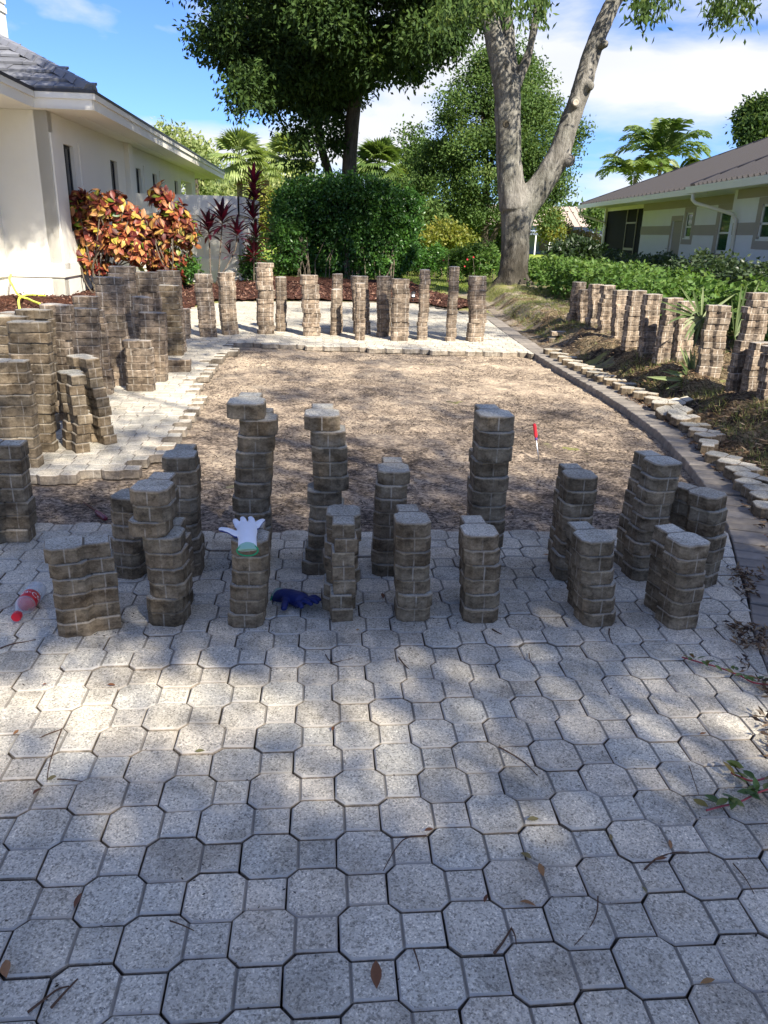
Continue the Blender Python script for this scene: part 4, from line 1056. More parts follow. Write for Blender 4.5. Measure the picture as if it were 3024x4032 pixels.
mb = MB(); mb.box((a[0] - 5.5, 75.4, -.1), (b[0] + 5.5, 80, ze)); mb.build('wall', simple('blue_grey_wall', (.22, .27, .34), .8, .3, 1, .2), fh)
mb = MB(); zq = K(1250, 508)[2]
mb.box((a[0] - 6, 72.0, zq - .1), (b[0] + 6, 75.3, zq + .1)); mb.build('porch_roof', simple('dark_blue_roof', (.12, .14, .19), .6), fh)
for k in range(7):
    mb = MB(); mb.box((a[0] - 2 + k * 1.25, 72.05, -.1), (a[0] - 1.9 + k * 1.25, 72.15, zq - .1)); mb.build('porch_post', M['white_trim'], fh)
for k in range(3):
    mb = MB(); mb.box((a[0] - 1 + k * 2.6, 75.3, .2), (a[0] + .5 + k * 2.6, 75.39, 2.0)); mb.build('window', M['glass_dark'], fh)
# ------------------------------------------------------------------ foliage
def unit(v): return v / np.maximum(1e-9, np.linalg.norm(v, axis=-1, keepdims=True))
def leaf_mesh(name, C, Dr, L, W, mat, tint, fold=.18):
    """one folded leaf (two quads sharing the midrib would double the cost: one bent quad) per centre"""
    n = len(C); Dr = unit(Dr); rnd = unit(rng.normal(size=(n, 3))); Wv = unit(np.cross(Dr, rnd)); Nv = np.cross(Wv, Dr)
    L = np.broadcast_to(L, n)[:, None]; W = np.broadcast_to(W, n)[:, None]
    v0 = C; v1 = C + Dr * L * .5 + Wv * W * .5 + Nv * W * fold; v2 = C + Dr * L; v3 = C + Dr * L * .5 - Wv * W * .5 + Nv * W * fold
    V = np.stack([v0, v1, v2, v3], 1).reshape(-1, 3); i = np.arange(n) * 4
    F = np.concatenate([np.stack([i, i + 1, i + 2], 1), np.stack([i, i + 2, i + 3], 1)])
    return fast_mesh(name, V, F, mat, np.repeat(tint, 4))
def clumps(blobs, nc, k, cr, droop=.3, shell=.62, flat=.75):
    """blobs: (centre, radii, weight) -> leaf centres, directions, tints"""
    w = np.array([b[2] for b in blobs], float); w /= w.sum()
    which = rng.choice(len(blobs), nc, p=w)
    c = np.array([b[0] for b in blobs])[which]; r = np.array([b[1] for b in blobs])[which]
    u = unit(rng.normal(size=(nc, 3))); rad = shell + (1 - shell) * rng.random(nc) ** .5
    rad *= .80 + .35 * rng.random(nc)
    cc = c + u * r * rad[:, None]
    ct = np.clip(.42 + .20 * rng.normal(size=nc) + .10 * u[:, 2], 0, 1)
    pos = np.repeat(cc, k, 0) + rng.normal(size=(nc * k, 3)) * cr * np.array([1, 1, flat])
    out = np.repeat(u, k, 0) * .5 + rng.normal(size=(nc * k, 3)) * .6; out[:, 2] -= droop
    t = np.clip(np.repeat(ct, k) + rng.normal(size=nc * k) * .14, 0, 1)
    return pos, out, t, cc
def limbs_to(mb, start, targets, r0, sag=.0, seg=5):
    for q in targets:
        s = np.array(start, float); q = np.array(q, float); m1 = s + (q - s) * .45 + rng.normal(size=3) * .12 * np.linalg.norm(q - s) + np.array([0, 0, .08 * np.linalg.norm(q - s)])
        pts = catmull([s, m1, q], 4); mb.tube(pts, list(np.linspace(r0, r0 * .22, len(pts))), seg)

def break_up(blobs, n=5, f=.5):
    out = []
    for c, r, w in blobs:
        for _ in range(n):
            u = unit(rng.normal(size=3)); s = f * random.uniform(.6, 1.25); out.append((c + u * r * random.uniform(.35, .85), r * s * np.array([1, 1, random.uniform(.6, 1)]), w * s * s))
    return out
def blob_px(lst, Y, depth=1.0, dj=1.5):
    out = []
    for cx, cy, rx, ry in lst:
        Yb = Y + random.uniform(-dj, dj); c = D(cx, cy, Yb); s = 1.8228 * Yb / FPX
        out.append((c, np.array([rx * s, max(rx, ry) * s * depth, ry * s]), rx * ry))
    return out

# --- the big pale-barked oak on the right (behind its own roots on the bank)
TY = 19.4
tree = thing('oak_tree', 'big forked oak with grey bark on the right bank', 'tree')
def T_(x, y, dy=0): return D(x, y, TY + dy)
pxm = 1.8228 * TY / FPX
mb = MB()
base = [(1107, 632, 46), (1106, 618, 37), (1108, 600, 32), (1111, 560, 29), (1113, 510, 29), (1117, 465, 33), (1122, 430, 36)]
mb.tube([T_(x, y) for x, y, r in base], [r * pxm for x, y, r in base], 14)
left = [(1112, 450, 30), (1104, 400, 27), (1099, 350, 25), (1098, 300, 25), (1097, 250, 25), (1096, 205, 25), (1090, 170, 24), (1078, 120, 20), (1062, 60, 17), (1045, -10, 15), (1030, -80, 12)]
mb.tube([T_(x, y, -.1) for x, y, r in left], [r * pxm for x, y, r in left], 14)
l2 = [(1098, 220, 20), (1102, 165, 16), (1099, 110, 14), (1094, 50, 13), (1090, -20, 12), (1088, -90, 9)]
mb.tube([T_(x, y, .25) for x, y, r in l2], [r * pxm for x, y, r in l2], 12)
l3 = [(1106, 205, 13), (1124, 160, 10), (1141, 120, 8.5), (1152, 70, 7.5), (1160, 20, 7), (1166, -40, 6)]
mb.tube([T_(x, y, .1) for x, y, r in l3], [r * pxm for x, y, r in l3], 10)
rt = [(1128, 450, 30), (1150, 425, 27), (1178, 385, 24), (1200, 350, 24), (1214, 315, 21), (1228, 270, 19), (1243, 230, 18), (1258, 190, 19), (1268, 150, 17), (1281, 105, 17), (1295, 70, 16), (1312, 30, 16), (1338, -20, 15), (1370, -80, 13)]
mb.tube([T_(x, y, .0) for x, y, r in rt], [r * pxm for x, y, r in rt], 14)
for x, y, dx, dy, r in ((1225, 345, 12, 4, 13), (1098, 268, -9, -2, 15), (1270, 185, 10, 2, 9), (1302, 95, 10, 0, 8), (1243, 222, -3, 2, 10)):
    mb.tube([T_(x, y, -.12), T_(x + dx * .6, y + dy, -.28), T_(x + dx, y + dy, -.32)], [r * pxm, r * pxm * .95, r * pxm * .55], 10)
for a_, l_ in ((200, 62), (150, 50), (-25, 48), (-60, 34), (250, 40), (75, 40)):      # root flare
    b0 = D(1107, 615, TY); e_ = b0 + np.array([math.cos(R(a_)) * l_ * pxm, math.sin(R(a_)) * l_ * pxm, 0]); e_[2] = float(H(e_[0], e_[1])) - .04
    mb.tube([b0 + (0, 0, .35), b0 * .5 + e_ * .5 + (0, 0, .12), e_], [.20, .14, .05], 8)
remesh(mb, 'trunk', .035, M['bark'], tree, wob=.022, wscale=5, smooth_it=5, stretch=.6)
M['scar'] = simple('cut_wood', (.42, .36, .29), .9, .1, 20, .3)
for x, y, r in ((1243, 222, 5.5), (1093, 268, 6)):
    c = T_(x, y, -.42 if x > 1200 else -.62); mb = MB(); Mx = Matrix.Translation(Vector(c)) @ Matrix.Rotation(R(90), 4, 'X'); mb.lathe([(r * pxm * 1.1, 0), (r * pxm, .05), (r * pxm * .6, .03)], 10, Mx); mb.build('branch_scar', M['scar'] if x > 1200 else M['bark_dark'], tree, smooth=True)
# crown of the big oak: mostly above the picture, sprays of leaves hanging into it
cr1 = blob_px([(1100, -120, 150, 60), (1010, -110, 120, 70), (1250, -190, 120, 60), (1400, -190, 130, 60), (1560, -210, 130, 60), (1150, -330, 300, 110)], TY - 1, 1.0, 2.0)
for q_ in ((-2.6, 12.4, 8.3), (-3.0, 15.2, 8.4), (-3.3, 18.4, 8.8), (-.9, 15.4, 8.6), (.6, 17.2, 8.6), (.3, 14.4, 8.5), (-3.2, 9.8, 8.1), (-2.2, 11.3, 8.3)): cr1.append((np.array(q_), np.array([1.5, 1.7, .6]), 24000))  # unseen clumps added overhead to shade the house and garden walls
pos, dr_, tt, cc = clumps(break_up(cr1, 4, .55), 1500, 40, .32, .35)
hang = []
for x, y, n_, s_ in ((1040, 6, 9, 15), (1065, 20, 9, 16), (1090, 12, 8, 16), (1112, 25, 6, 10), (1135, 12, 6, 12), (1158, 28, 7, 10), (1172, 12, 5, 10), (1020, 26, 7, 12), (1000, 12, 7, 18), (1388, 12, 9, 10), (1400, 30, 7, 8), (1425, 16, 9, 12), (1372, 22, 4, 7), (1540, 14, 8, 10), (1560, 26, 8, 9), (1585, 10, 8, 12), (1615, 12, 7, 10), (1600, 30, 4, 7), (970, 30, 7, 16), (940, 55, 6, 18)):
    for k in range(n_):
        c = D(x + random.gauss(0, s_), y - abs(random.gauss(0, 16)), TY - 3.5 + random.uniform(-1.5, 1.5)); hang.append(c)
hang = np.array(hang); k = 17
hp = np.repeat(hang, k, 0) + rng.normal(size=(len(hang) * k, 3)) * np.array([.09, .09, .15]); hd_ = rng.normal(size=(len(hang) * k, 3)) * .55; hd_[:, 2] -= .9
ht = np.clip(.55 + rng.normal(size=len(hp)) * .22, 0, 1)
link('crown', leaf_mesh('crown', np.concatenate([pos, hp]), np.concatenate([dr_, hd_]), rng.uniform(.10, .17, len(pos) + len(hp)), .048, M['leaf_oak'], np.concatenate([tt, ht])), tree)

# --- dense dark oak left of centre (trunk rises behind the hedge)
OY = 29.0
tree = thing('oak_tree', 'dense dark green oak spreading over the centre behind the hedge', 'tree'); op = 1.8228 * OY / FPX
mb = MB()
tr_ = [(752, 640, 17), (752, 500, 16), (753, 400, 15), (756, 330, 14), (760, 270, 14), (768, 200, 13), (775, 130, 11), (780, 50, 9), (790, -40, 6)]
mb.tube([D(x, y, OY) for x, y, r in tr_], [r * op for x, y, r in tr_], 12)
t2 = [(735, 560, 10), (728, 440, 9), (714, 385, 8.5), (697, 330, 8), (685, 260, 8), (672, 200, 7), (655, 130, 6), (630, 40, 5)]
mb.tube([D(x, y, OY + .6) for x, y, r in t2], [r * op for x, y, r in t2], 10)
for s_, e_ in (((768, 200), (860, 110)), ((775, 130), (700, 40)), ((672, 200), (560, 120)), ((665, 180), (600, 230)), ((780, 60), (900, 20)), ((655, 130), (520, 30)), ((685, 260), (640, 300))):
    mb.tube([D(*s_, OY), D((s_[0] + e_[0]) / 2 + 8, (s_[1] + e_[1]) / 2 - 12, OY), D(*e_, OY)], [5 * op, 3.5 * op, 1.2 * op], 7)
mb.build('trunk', M['bark_dark'], tree, smooth=True)
cr2 = blob_px([(450, -10, 75, 70), (470, 62, 48, 46), (560, 40, 130, 110), (585, 140, 100, 80), (540, 185, 50, 50), (625, 205, 80, 58), (735, 110, 130, 100), (748, 188, 70, 48), (850, 30, 130, 95), (850, 115, 88, 58), (895, 130, 48, 38), (955, 20, 100, 60), (1010, 0, 60, 40),
                  (690, 30, 170, 120), (726, 245, 44, 34), (655, 285, 40, 34), (800, 150, 60, 40), (650, 120, 120, 90), (500, 100, 60, 50), (900, 80, 70, 50), (720, 310, 22, 24), (660, 350, 34, 22),
                  (650, -120, 320, 100), (900, -90, 220, 80), (1000, -150, 150, 80)], OY - 1.5, .8, 2.4)
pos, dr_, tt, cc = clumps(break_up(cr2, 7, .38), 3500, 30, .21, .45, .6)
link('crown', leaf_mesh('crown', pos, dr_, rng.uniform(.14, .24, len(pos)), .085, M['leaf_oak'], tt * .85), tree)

# --- lighter oak behind the big trunk
MY = 36
tree = thing('oak_tree', 'lighter green oak behind the big forked trunk', 'tree'); mp = 1.8228 * MY / FPX
mb = MB()
for pts in ([(1046, 560, 9), (1047, 500, 8), (1050, 440, 7), (1052, 380, 6), (1048, 300, 5), (1040, 220, 3)], [(1050, 560, 6), (1062, 520, 6), (1080, 480, 5), (1100, 430, 4)], [(1049, 450, 5), (1030, 410, 4), (1000, 370, 3), (960, 340, 2)], [(1051, 400, 5), (1090, 340, 4), (1140, 300, 2)], [(1050, 430, 4), (1010, 430, 3), (960, 420, 1.5)], [(1052, 380, 4), (1075, 300, 3), (1090, 220, 2)]):
    mb.tube([D(x, y, MY) for x, y, r in pts], [r * mp for x, y, r in pts], 8)
mb.build('trunk', M['bark_dark'], tree, smooth=True)
cr3 = blob_px([(1040, 170, 66, 50), (1000, 230, 60, 50), (1090, 220, 88, 78), (1150, 170, 50, 50), (1030, 300, 100, 60), (965, 320, 62, 38), (1150, 320, 86, 80), (1180, 230, 36, 46), (1215, 290, 42, 40), (1205, 390, 46, 46), (1010, 400, 110, 52), (1110, 420, 96, 62), (925, 370, 42, 34),
                  (955, 440, 72, 44), (888, 287, 36, 16), (1235, 320, 20, 30), (1160, 460, 50, 30), (1120, 130, 50, 34), (900, 400, 40, 30), (1100, 350, 80, 60), (1025, 470, 80, 32)], MY, 1.0, 1.2)
pos, dr_, tt, cc = clumps(break_up(cr3, 7, .40), 3000, 24, .22, .15, .45)
link('crown', leaf_mesh('crown', pos, dr_, rng.uniform(.11, .18, len(pos)), .075, M['leaf_mid'], tt), tree)

# --- two oaks behind the photographer whose crowns throw the dappled shade
def shade_tree(label, trunk_xy, blobs, nc, lpc, leafL, cr_):
    t_ = thing('oak_tree', label, 'tree'); m_ = MB(); zc = np.mean([b[0][2] for b in blobs]) - 1.2
    m_.tube([(trunk_xy[0], trunk_xy[1], -.1), (trunk_xy[0] + .1, trunk_xy[1], 2.2), (trunk_xy[0] - .1, trunk_xy[1] + .1, 4.2)], [.42, .30, .26], 12)
    limbs_to(m_, (trunk_xy[0] - .1, trunk_xy[1] + .1, 4.0), [np.array(blobs[k_][0]) - (0, 0, .2) for k_ in (0, 3)], .07)
    m_.build('trunk', M['bark'], t_, smooth=True)
    p_, d_, t2_, c_ = clumps(blobs, nc, lpc, cr_, .25, .1)
    link('crown', leaf_mesh('crown', p_, d_, rng.uniform(leafL * .7, leafL * 1.2, len(p_)), leafL * .38, M['leaf_oak'], t2_), t_)
def over(gx, gy, h):                  # the point at height h that shades ground point (gx, gy)
    return np.array([gx, gy, 0]) + TO_SUN / TO_SUN[2] * h
SB = []
def sb(gx, gy, h, rx, ry, w=1.0, rz=.5): SB.append((over(gx, gy, h), np.array([rx, ry, rz]), rx * ry * w))
# near ground shade (densest close to the camera)
sb(-.7, .5, 7.5, 2.0, .9, 1.6); sb(.9, .6, 7.0, 1.6, .9, 1.6); sb(-.5, 1.30, 7.6, 1.0, .30, .8); sb(1.1, 1.55, 7.2, .7, .35, .8); sb(.42, 1.9, 7.2, .5, .20, .5); sb(-1.3, 1.3, 7.3, .5, .3, .8); sb(.3, 1.15, 7.2, .4, .3, .8)
sb(-1.3, 2.95, 7.4, .8, .34, 2.0); sb(-.2, 3.0, 7.4, .9, .34, 2.0); sb(.9, 3.0, 7.1, .9, .34, 2.0); sb(1.7, 3.1, 7.1, .6, .4, 2.4); sb(-.6, 3.45, 7.5, 1.2, .32, 1.2); sb(.9, 3.45, 7.5, 1.2, .32, 1.2)
sb(0.3, 4.1, 7.8, 1.9, .5, .6); sb(-1.9, 3.8, 7.6, .8, .5, 1.2); sb(.4, 2.62, 7.5, 1.6, .12, 2.0)
shade_tree('oak behind the camera that shades the front paving', (3.3, -6.5), SB, 1100, 32, .13, .16)
SB2 = []
def sb2(gx, gy, h, rx, ry, w=1.0, rz=.5): SB2.append((over(gx, gy, h), np.array([rx, ry, rz]), rx * ry * w))
sb2(-.6, 5.2, 8.2, 1.6, .8, .5); sb2(1.0, 4.9, 8.0, 1.2, .6, .45); sb2(-2.6, 5.6, 8.4, .9, 1.0, .55); sb2(-3.2, 7.6, 8.6, 1.0, 1.3, .5); sb2(.3, 6.6, 8.6, 1.6, .7, .45); sb2(-.5, 8.0, 8.8, 2.0, .7, .22); sb2(-1.0, 9.8, 9.0, 2.5, .5, .35)
sb2(.3, 12.5, 9.5, 2.2, .8, .9); sb2(-2.6, 10.6, 9.3, 1.3, 1.0, .7); sb2(2.5, 5.6, 8.8, .5, 1.0, 1.1); sb2(2.5, 4.0, 8.8, .6, .9, 1.5)
sb2(.5, 15.0, 9.8, 3.0, .6, .8); sb2(-8.6, 18.1, 9.5, 1.2, 1.3, 5.0); sb2(-2.9, 8.9, 8.8, .9, 1.0, 1.0)  # heaviest clump is added to keep sun off the cream front wall
shade_tree('second oak behind the camera that dapples the sand and side paving', (6.2, -3.0), SB2, 1150, 26, .12, .15)

# --- hedge mass in the middle
hg = thing('trimmed_hedge', 'broad dark green hedge clump in the mulch behind the back row', 'hedge')
HY = 25.6; hp_ = 1.8228 * HY / FPX
hb = blob_px([(640, 470, 42, 62), (620, 520, 34, 60), (690, 440, 60, 50), (750, 430, 60, 46), (810, 440, 55, 44), (860, 480, 42, 60), (840, 540, 50, 50), (700, 520, 80, 70), (780, 520, 80, 70), (650, 570, 44, 34), (720, 575, 60, 34), (800, 575, 60, 32), (665, 418, 26, 16), (740, 412, 36, 14), (705, 412, 20, 12), (880, 450, 20, 30), (622, 462, 24, 26)], HY + .5, .75, .5)
pos, dr_, tt, cc = clumps(hb + break_up(hb, 2, .55), 3600, 24, .11, .25, .80)
keep = pos[:, 2] > .05
link('foliage', leaf_mesh('foliage', pos[keep], dr_[keep], rng.uniform(.08, .14, keep.sum()), .07, M['leaf_hedge'], tt[keep]), hg)
for k in range(26):
    x = random.uniform(640, 850); a = D(x, 606, HY - .3); a[2] = 0; MB().tube([a, a + (random.gauss(0, .15), .1, .5), a + (random.gauss(0, .25), .3, 1.2)], [.02, .016, .01], 5).build('stem', M['stem'], hg)

# --- leafy shrub rows
def shrub_row(name, label, cat, pts, w_, h0, n, L, mat, k=9, group=None, W=.5, sprig=.13):
    t_ = thing(name, label, cat, group=group)
    pts = np.array(pts); s_ = rng.random(n) * (len(pts) - 1); i = s_.astype(int); f = (s_ - i)[:, None]
    c = pts[i] * (1 - f) + pts[np.minimum(i + 1, len(pts) - 1)] * f
    off = rng.normal(size=(n, 2)) * w_ * .5; off = np.clip(off, -w_ * 1.1, w_ * 1.1)
    x = c[:, 0] + off[:, 0]; y = c[:, 1] + off[:, 1]
    hh = h0 * (.45 + .95 * fbm(x, y, 1.9, 5, 3)) * (1 - .35 * (np.abs(off[:, 0]) / (w_ * 1.1)) ** 2)
    z0 = H(x, y) * (y < 30); z = z0 + hh * (1 - .75 * rng.random(n) ** 1.7)
    C = np.stack([x, y, z], 1)
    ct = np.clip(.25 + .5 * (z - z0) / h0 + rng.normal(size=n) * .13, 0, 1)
    pos = np.repeat(C, k, 0) + rng.normal(size=(n * k, 3)) * np.array([.03, .03, .06])
    a_ = rng.random(n * k) * 2 * np.pi; el = rng.normal(.25, .4, n * k)
    d_ = np.stack([np.cos(a_) * np.cos(el), np.sin(a_) * np.cos(el), np.sin(el)], 1)
    t2_ = np.clip(np.repeat(ct, k) + rng.normal(size=n * k) * .13, 0, 1)
    link('foliage', leaf_mesh('foliage', pos, d_, rng.uniform(L * .7, L * 1.15, n * k), L * W, mat, t2_, .14), t_)
    mb = MB()
    for q in range(min(60, n // 12)):
        p = C[q * 7 % n]; mb.tube([(p[0], p[1], float(z0[q * 7 % n]) - .03), (p[0] + random.gauss(0, .05), p[1], p[2])], [.012, .006], 4, False)
    mb.build('stem', M['stem'], t_)
    return t_
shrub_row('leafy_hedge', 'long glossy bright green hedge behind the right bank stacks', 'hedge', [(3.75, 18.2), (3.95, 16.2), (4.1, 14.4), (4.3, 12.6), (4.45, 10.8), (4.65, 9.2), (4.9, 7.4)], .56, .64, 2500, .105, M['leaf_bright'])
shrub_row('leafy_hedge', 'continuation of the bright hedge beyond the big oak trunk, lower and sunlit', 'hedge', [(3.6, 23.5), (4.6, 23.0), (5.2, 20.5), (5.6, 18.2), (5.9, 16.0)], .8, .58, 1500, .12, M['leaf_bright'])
shrub_row('dark_hedge', 'dark green hedge in the shade along the pale grey house wall', 'hedge', [(8.7, 35.0), (8.5, 31), (8.3, 27.5), (8.1, 24.5), (7.8, 21.5), (7.4, 18.0), (7.0, 15.0)], .75, .82, 3000, .12, M['leaf_dark'])
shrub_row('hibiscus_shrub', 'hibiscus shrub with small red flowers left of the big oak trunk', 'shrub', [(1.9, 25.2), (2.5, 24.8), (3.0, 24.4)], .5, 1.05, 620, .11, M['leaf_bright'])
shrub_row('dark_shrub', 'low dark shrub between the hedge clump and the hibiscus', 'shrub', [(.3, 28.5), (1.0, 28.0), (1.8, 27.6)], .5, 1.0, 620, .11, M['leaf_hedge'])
for x, y, s_ in ((972, 604, .05), (1010, 560, .025), (1004, 575, .022), (1023, 555, .022), (958, 562, .022)):
    c = D(x, y, 23.2); mb = MB()
    for k in range(5):
        a_ = k * 2 * math.pi / 5; e1 = np.array([math.cos(a_), 0, math.sin(a_)]) * s_; e2 = np.array([-math.sin(a_), 0, math.cos(a_)]) * s_ * .5
        mb.add([c, c + e1 * .6 + e2 + (0, -.02, 0), c + e1 * 1.2 + (0, -.035, 0), c + e1 * .6 - e2 + (0, -.02, 0)], [(0, 1, 2, 3)])
    wt = {972: 'large pink red hibiscus flower hanging at the top of the back row of stacks', 1010: 'highest tiny red flower left of the oak trunk', 1004: 'tiny red flower just below the highest ones', 1023: 'tiny red flower nearest the oak trunk', 958: 'tiny red flower at the left end of the hibiscus'}[x]
    tag(mb.build('hibiscus_flower', M['petal']), wt, 'flower', 'hibiscus flowers')

# --- background shrubs, far trees, palms
def blob_shrub(name, label, blobs, Y, mat, nc, k, L, cr_, group='shrubs beyond the lawn', cat='shrub', stem_=True, dep=.8, W=.5, trunk=None):
    t_ = thing(name, label, cat, group=group)
    bb = blob_px(blobs, Y, dep, Y * .02); p_, d_, t2_, c_ = clumps(bb, nc, k, cr_, .1, .5)
    keep = p_[:, 2] > .02
    link('foliage' if cat == 'shrub' else 'crown', leaf_mesh('foliage', p_[keep], d_[keep], rng.uniform(L * .7, L * 1.2, keep.sum()), L * W, mat, t2_[keep]), t_)
    m_ = MB()
    if trunk:
        for pts in trunk: m_.tube([D(x, y, Y) for x, y, r in pts], [r * 1.8228 * Y / FPX for x, y, r in pts], 6)
    else:
        c = bb[0][0]; m_.tube([(c[0], c[1], -.1), (c[0] + .1, c[1], max(.3, c[2]))], [.05, .03], 5)
    m_.build('stem' if cat == 'shrub' else 'trunk', M['bark_dark'], t_)
blob_shrub('pale_tree', 'hazy pale green tree showing above the eave of the cream house', [(348, 283, 14, 10), (385, 298, 22, 10), (412, 322, 24, 16), (436, 350, 22, 26), (430, 392, 24, 30)], 62, M['leaf_pale'], 210, 16, .4, .4, 'trees beyond the lawn', 'tree', trunk=[[(425, 470, 5), (425, 400, 4), (410, 340, 3), (385, 305, 2)]])
blob_shrub('pale_tree', 'pale olive tree filling the gap between palms and cream house', [(455, 400, 34, 40), (490, 420, 40, 34), (550, 400, 40, 40), (520, 440, 60, 34), (600, 430, 40, 34), (650, 410, 40, 30)], 70, M['leaf_pale'], 480, 16, .45, .5, 'trees beyond the lawn', 'tree', trunk=[[(520, 480, 5), (520, 440, 4), (500, 410, 3)]])
blob_shrub('yellow_green_shrub', 'bright yellow green shrub by the lawn behind the red ti plant', [(585, 455, 20, 26), (575, 440, 20, 20), (600, 445, 16, 26), (570, 478, 20, 12)], 44, M['leaf_yellow'], 260, 18, .26, .22)
blob_shrub('olive_shrub', 'olive green shrub at the far edge of the lawn left of the hedge', [(545, 488, 40, 10), (560, 480, 30, 14), (600, 486, 30, 12)], 50, M['leaf_mid'], 240, 16, .24, .25)
blob_shrub('tropical_shrub', 'mixed dark tropical shrub right of the hedge clump', [(912, 490, 18, 30), (940, 500, 24, 28), (905, 535, 18, 14), (925, 460, 20, 16), (965, 535, 24, 12)], 33, M['leaf_mid'], 300, 20, .2, .2)
blob_shrub('yellow_shrub', 'yellowish shrub under the lighter oak', [(955, 500, 30, 16), (985, 512, 34, 18), (930, 515, 20, 12)], 32, M['leaf_yellow'], 200, 14, .16, .16)
blob_shrub('green_shrub', 'leafy shrub between the lighter oak stems and the big trunk', [(1000, 520, 34, 26), (1025, 500, 24, 30), (1075, 520, 20, 20)], 40, M['leaf_mid'], 300, 16, .2, .2)
blob_shrub('yellow_shrub', 'small yellow green shrub right of the big trunk', [(1192, 482, 14, 20), (1200, 506, 14, 14), (1180, 500, 12, 16)], 46, M['leaf_yellow'], 150, 16, .2, .18)
blob_shrub('bronze_shrub', 'reddish brown shrub row before the distant tan house', [(1230, 512, 26, 10), (1262, 516, 26, 9), (1215, 505, 16, 14)], 55, mat_leaf('bronze_leaf', gr(1, (.08, .07, .03), (.14, .11, .045), (.20, .14, .06), (.12, .16, .05)), .6), 220, 14, .25, .2)
blob_shrub('round_dark_shrub', 'round dark green shrub in front of the distant house', [(1238, 545, 40, 22), (1215, 550, 22, 18), (1262, 548, 24, 20)], 29, M['leaf_dark'], 260, 20, .18, .13)
blob_shrub('round_green_shrub', 'small light green shrub beside the round dark one', [(1290, 548, 16, 12), (1300, 556, 12, 8)], 36, M['leaf_bright'], 90, 16, .16, .14)
blob_shrub('dark_tree', 'dark tree rising behind the brown roof at the right edge', [(1640, 250, 34, 30), (1630, 285, 28, 24), (1665, 270, 30, 40), (1650, 310, 26, 24)], 52, M['leaf_oak'], 460, 22, .3, .3, 'trees beyond the houses', 'tree', trunk=[[(1650, 420, 5), (1645, 330, 4), (1640, 270, 3)]])
blob_shrub('small_far_tree', 'small round tree between the distant house and the porch', [(1285, 478, 12, 10), (1300, 470, 14, 12), (1270, 466, 10, 6), (1282, 458, 22, 6)], 60, M['leaf_mid'], 120, 14, .3, .25, 'trees beyond the houses', 'tree', trunk=[[(1288, 520, 2), (1288, 480, 1.6)]])
blob_shrub('green_tree', 'green tree mass behind the roots of the lighter oak, far right of the hedge', [(905, 330, 24, 22), (890, 360, 26, 26), (900, 400, 30, 34), (870, 420, 30, 30)], 52, M['leaf_mid'], 300, 18, .3, .3, 'trees beyond the lawn', 'tree', trunk=[[(885, 500, 4), (890, 420, 3)]])
# the wood on the skyline, one mass
mbk = []
for x in range(-400, 2200, 26): mbk.append((x, 482 + random.uniform(-4, 6), 34, 16 + random.uniform(0, 12)))
bb = blob_px(mbk, 130, .6, 4); p_, d_, t2_, c_ = clumps(bb, 2600, 9, 1.4, .1, .4)
stuff(link('distant_wood', leaf_mesh('distant_wood', p_, d_, rng.uniform(.9, 1.6, len(p_)), .8, M['leaf_mid'], t2_)), 'low belt of distant trees along the horizon', 'trees')

def fan_frond(seg, L, spread, W, droop=.25, seed=0):
    r = random.Random(seed); vs = []; fs = []
    for k in range(seg):
        a = (k / (seg - 1) - .5) * spread; l = L * (1 - .25 * abs(k / (seg - 1) - .5) * 2) * r.uniform(.9, 1.05)
        d = np.array([math.sin(a), math.cos(a), 0]); s_ = np.array([math.cos(a), -math.sin(a), 0])
        dz = lambda t: -droop * l * t * t + .05 * l * t
        b = len(vs)
        for t, w in ((.04, .3), (.5, 1.0), (.8, .6)):
            p = d * l * t; p = p + np.array([0, 0, dz(t) - r.uniform(0, .02)]); vs += [p - s_ * W * w * .5, p + s_ * W * w * .5 + (0, 0, W * .25)]
        p = d * l; vs.append(p + np.array([0, 0, dz(1.0) - r.uniform(0, .10) * l])); fs += [(b, b + 1, b + 3, b + 2), (b + 2, b + 3, b + 5, b + 4), (b + 4, b + 5, b + 6)]
    return vs, fs
def orient(vs, base, az, el, stalk=0.0):
    Mx = Matrix.Translation(Vector(base)) @ Matrix.Rotation(az, 4, 'Z') @ Matrix.Rotation(el, 4, 'X') @ Matrix.Translation((0, stalk, 0))
    return [Mx @ Vector(v) for v in vs]
def tinted(name, mb, mat, parent, t):
    o = mb.build(name, mat, parent); a = o.data.attributes.new('tint', 'FLOAT', 'POINT'); n = len(o.data.vertices)
    a.data.foreach_set('value', np.clip(np.full(n, t) + rng.normal(size=n) * .08, 0, 1).astype(np.float32)); return o
def sabal(label, x, y, Y, rpx, trunk_y, nf=46, mat='palm'):
    t_ = thing('sabal_palm', label, 'palm tree', group='sabal palms beyond the lawn'); c = D(x, y, Y); s_ = 1.8228 * Y / FPX; Lr = rpx * s_ * 1.25
    g_ = D(x + 2, trunk_y, Y); m_ = MB(); m_.tube([(g_[0], Y, -.1), (g_[0], Y, g_[2]), tuple(c)], [.2, .17, .2], 8); m_.build('trunk', M['palm_bark'], t_, smooth=True)
    for k in range(nf):
        az = random.uniform(0, 2 * math.pi); el = random.uniform(-.7, 1.35) ; vs, fs = fan_frond(19, Lr * .58, R(170), Lr * .085, .45, k)
        mb = MB(); mb.add(orient(vs, c, az, el, Lr * .42), fs); mb.tube([c, Matrix.Translation(Vector(c)) @ Matrix.Rotation(az, 4, 'Z') @ Matrix.Rotation(el, 4, 'X') @ Vector((0, Lr * .44, 0))], .02, 3, False)
        tinted('frond', mb, M[mat], t_, .35 + .35 * random.random() + (.2 if el < -.4 else 0))
sabal('sabal palm just right of the eave of the cream house', 516, 345, 48, 52, 420)
sabal('sabal palm between the eave palm and the dark oak stems', 622, 345, 50, 48, 395)
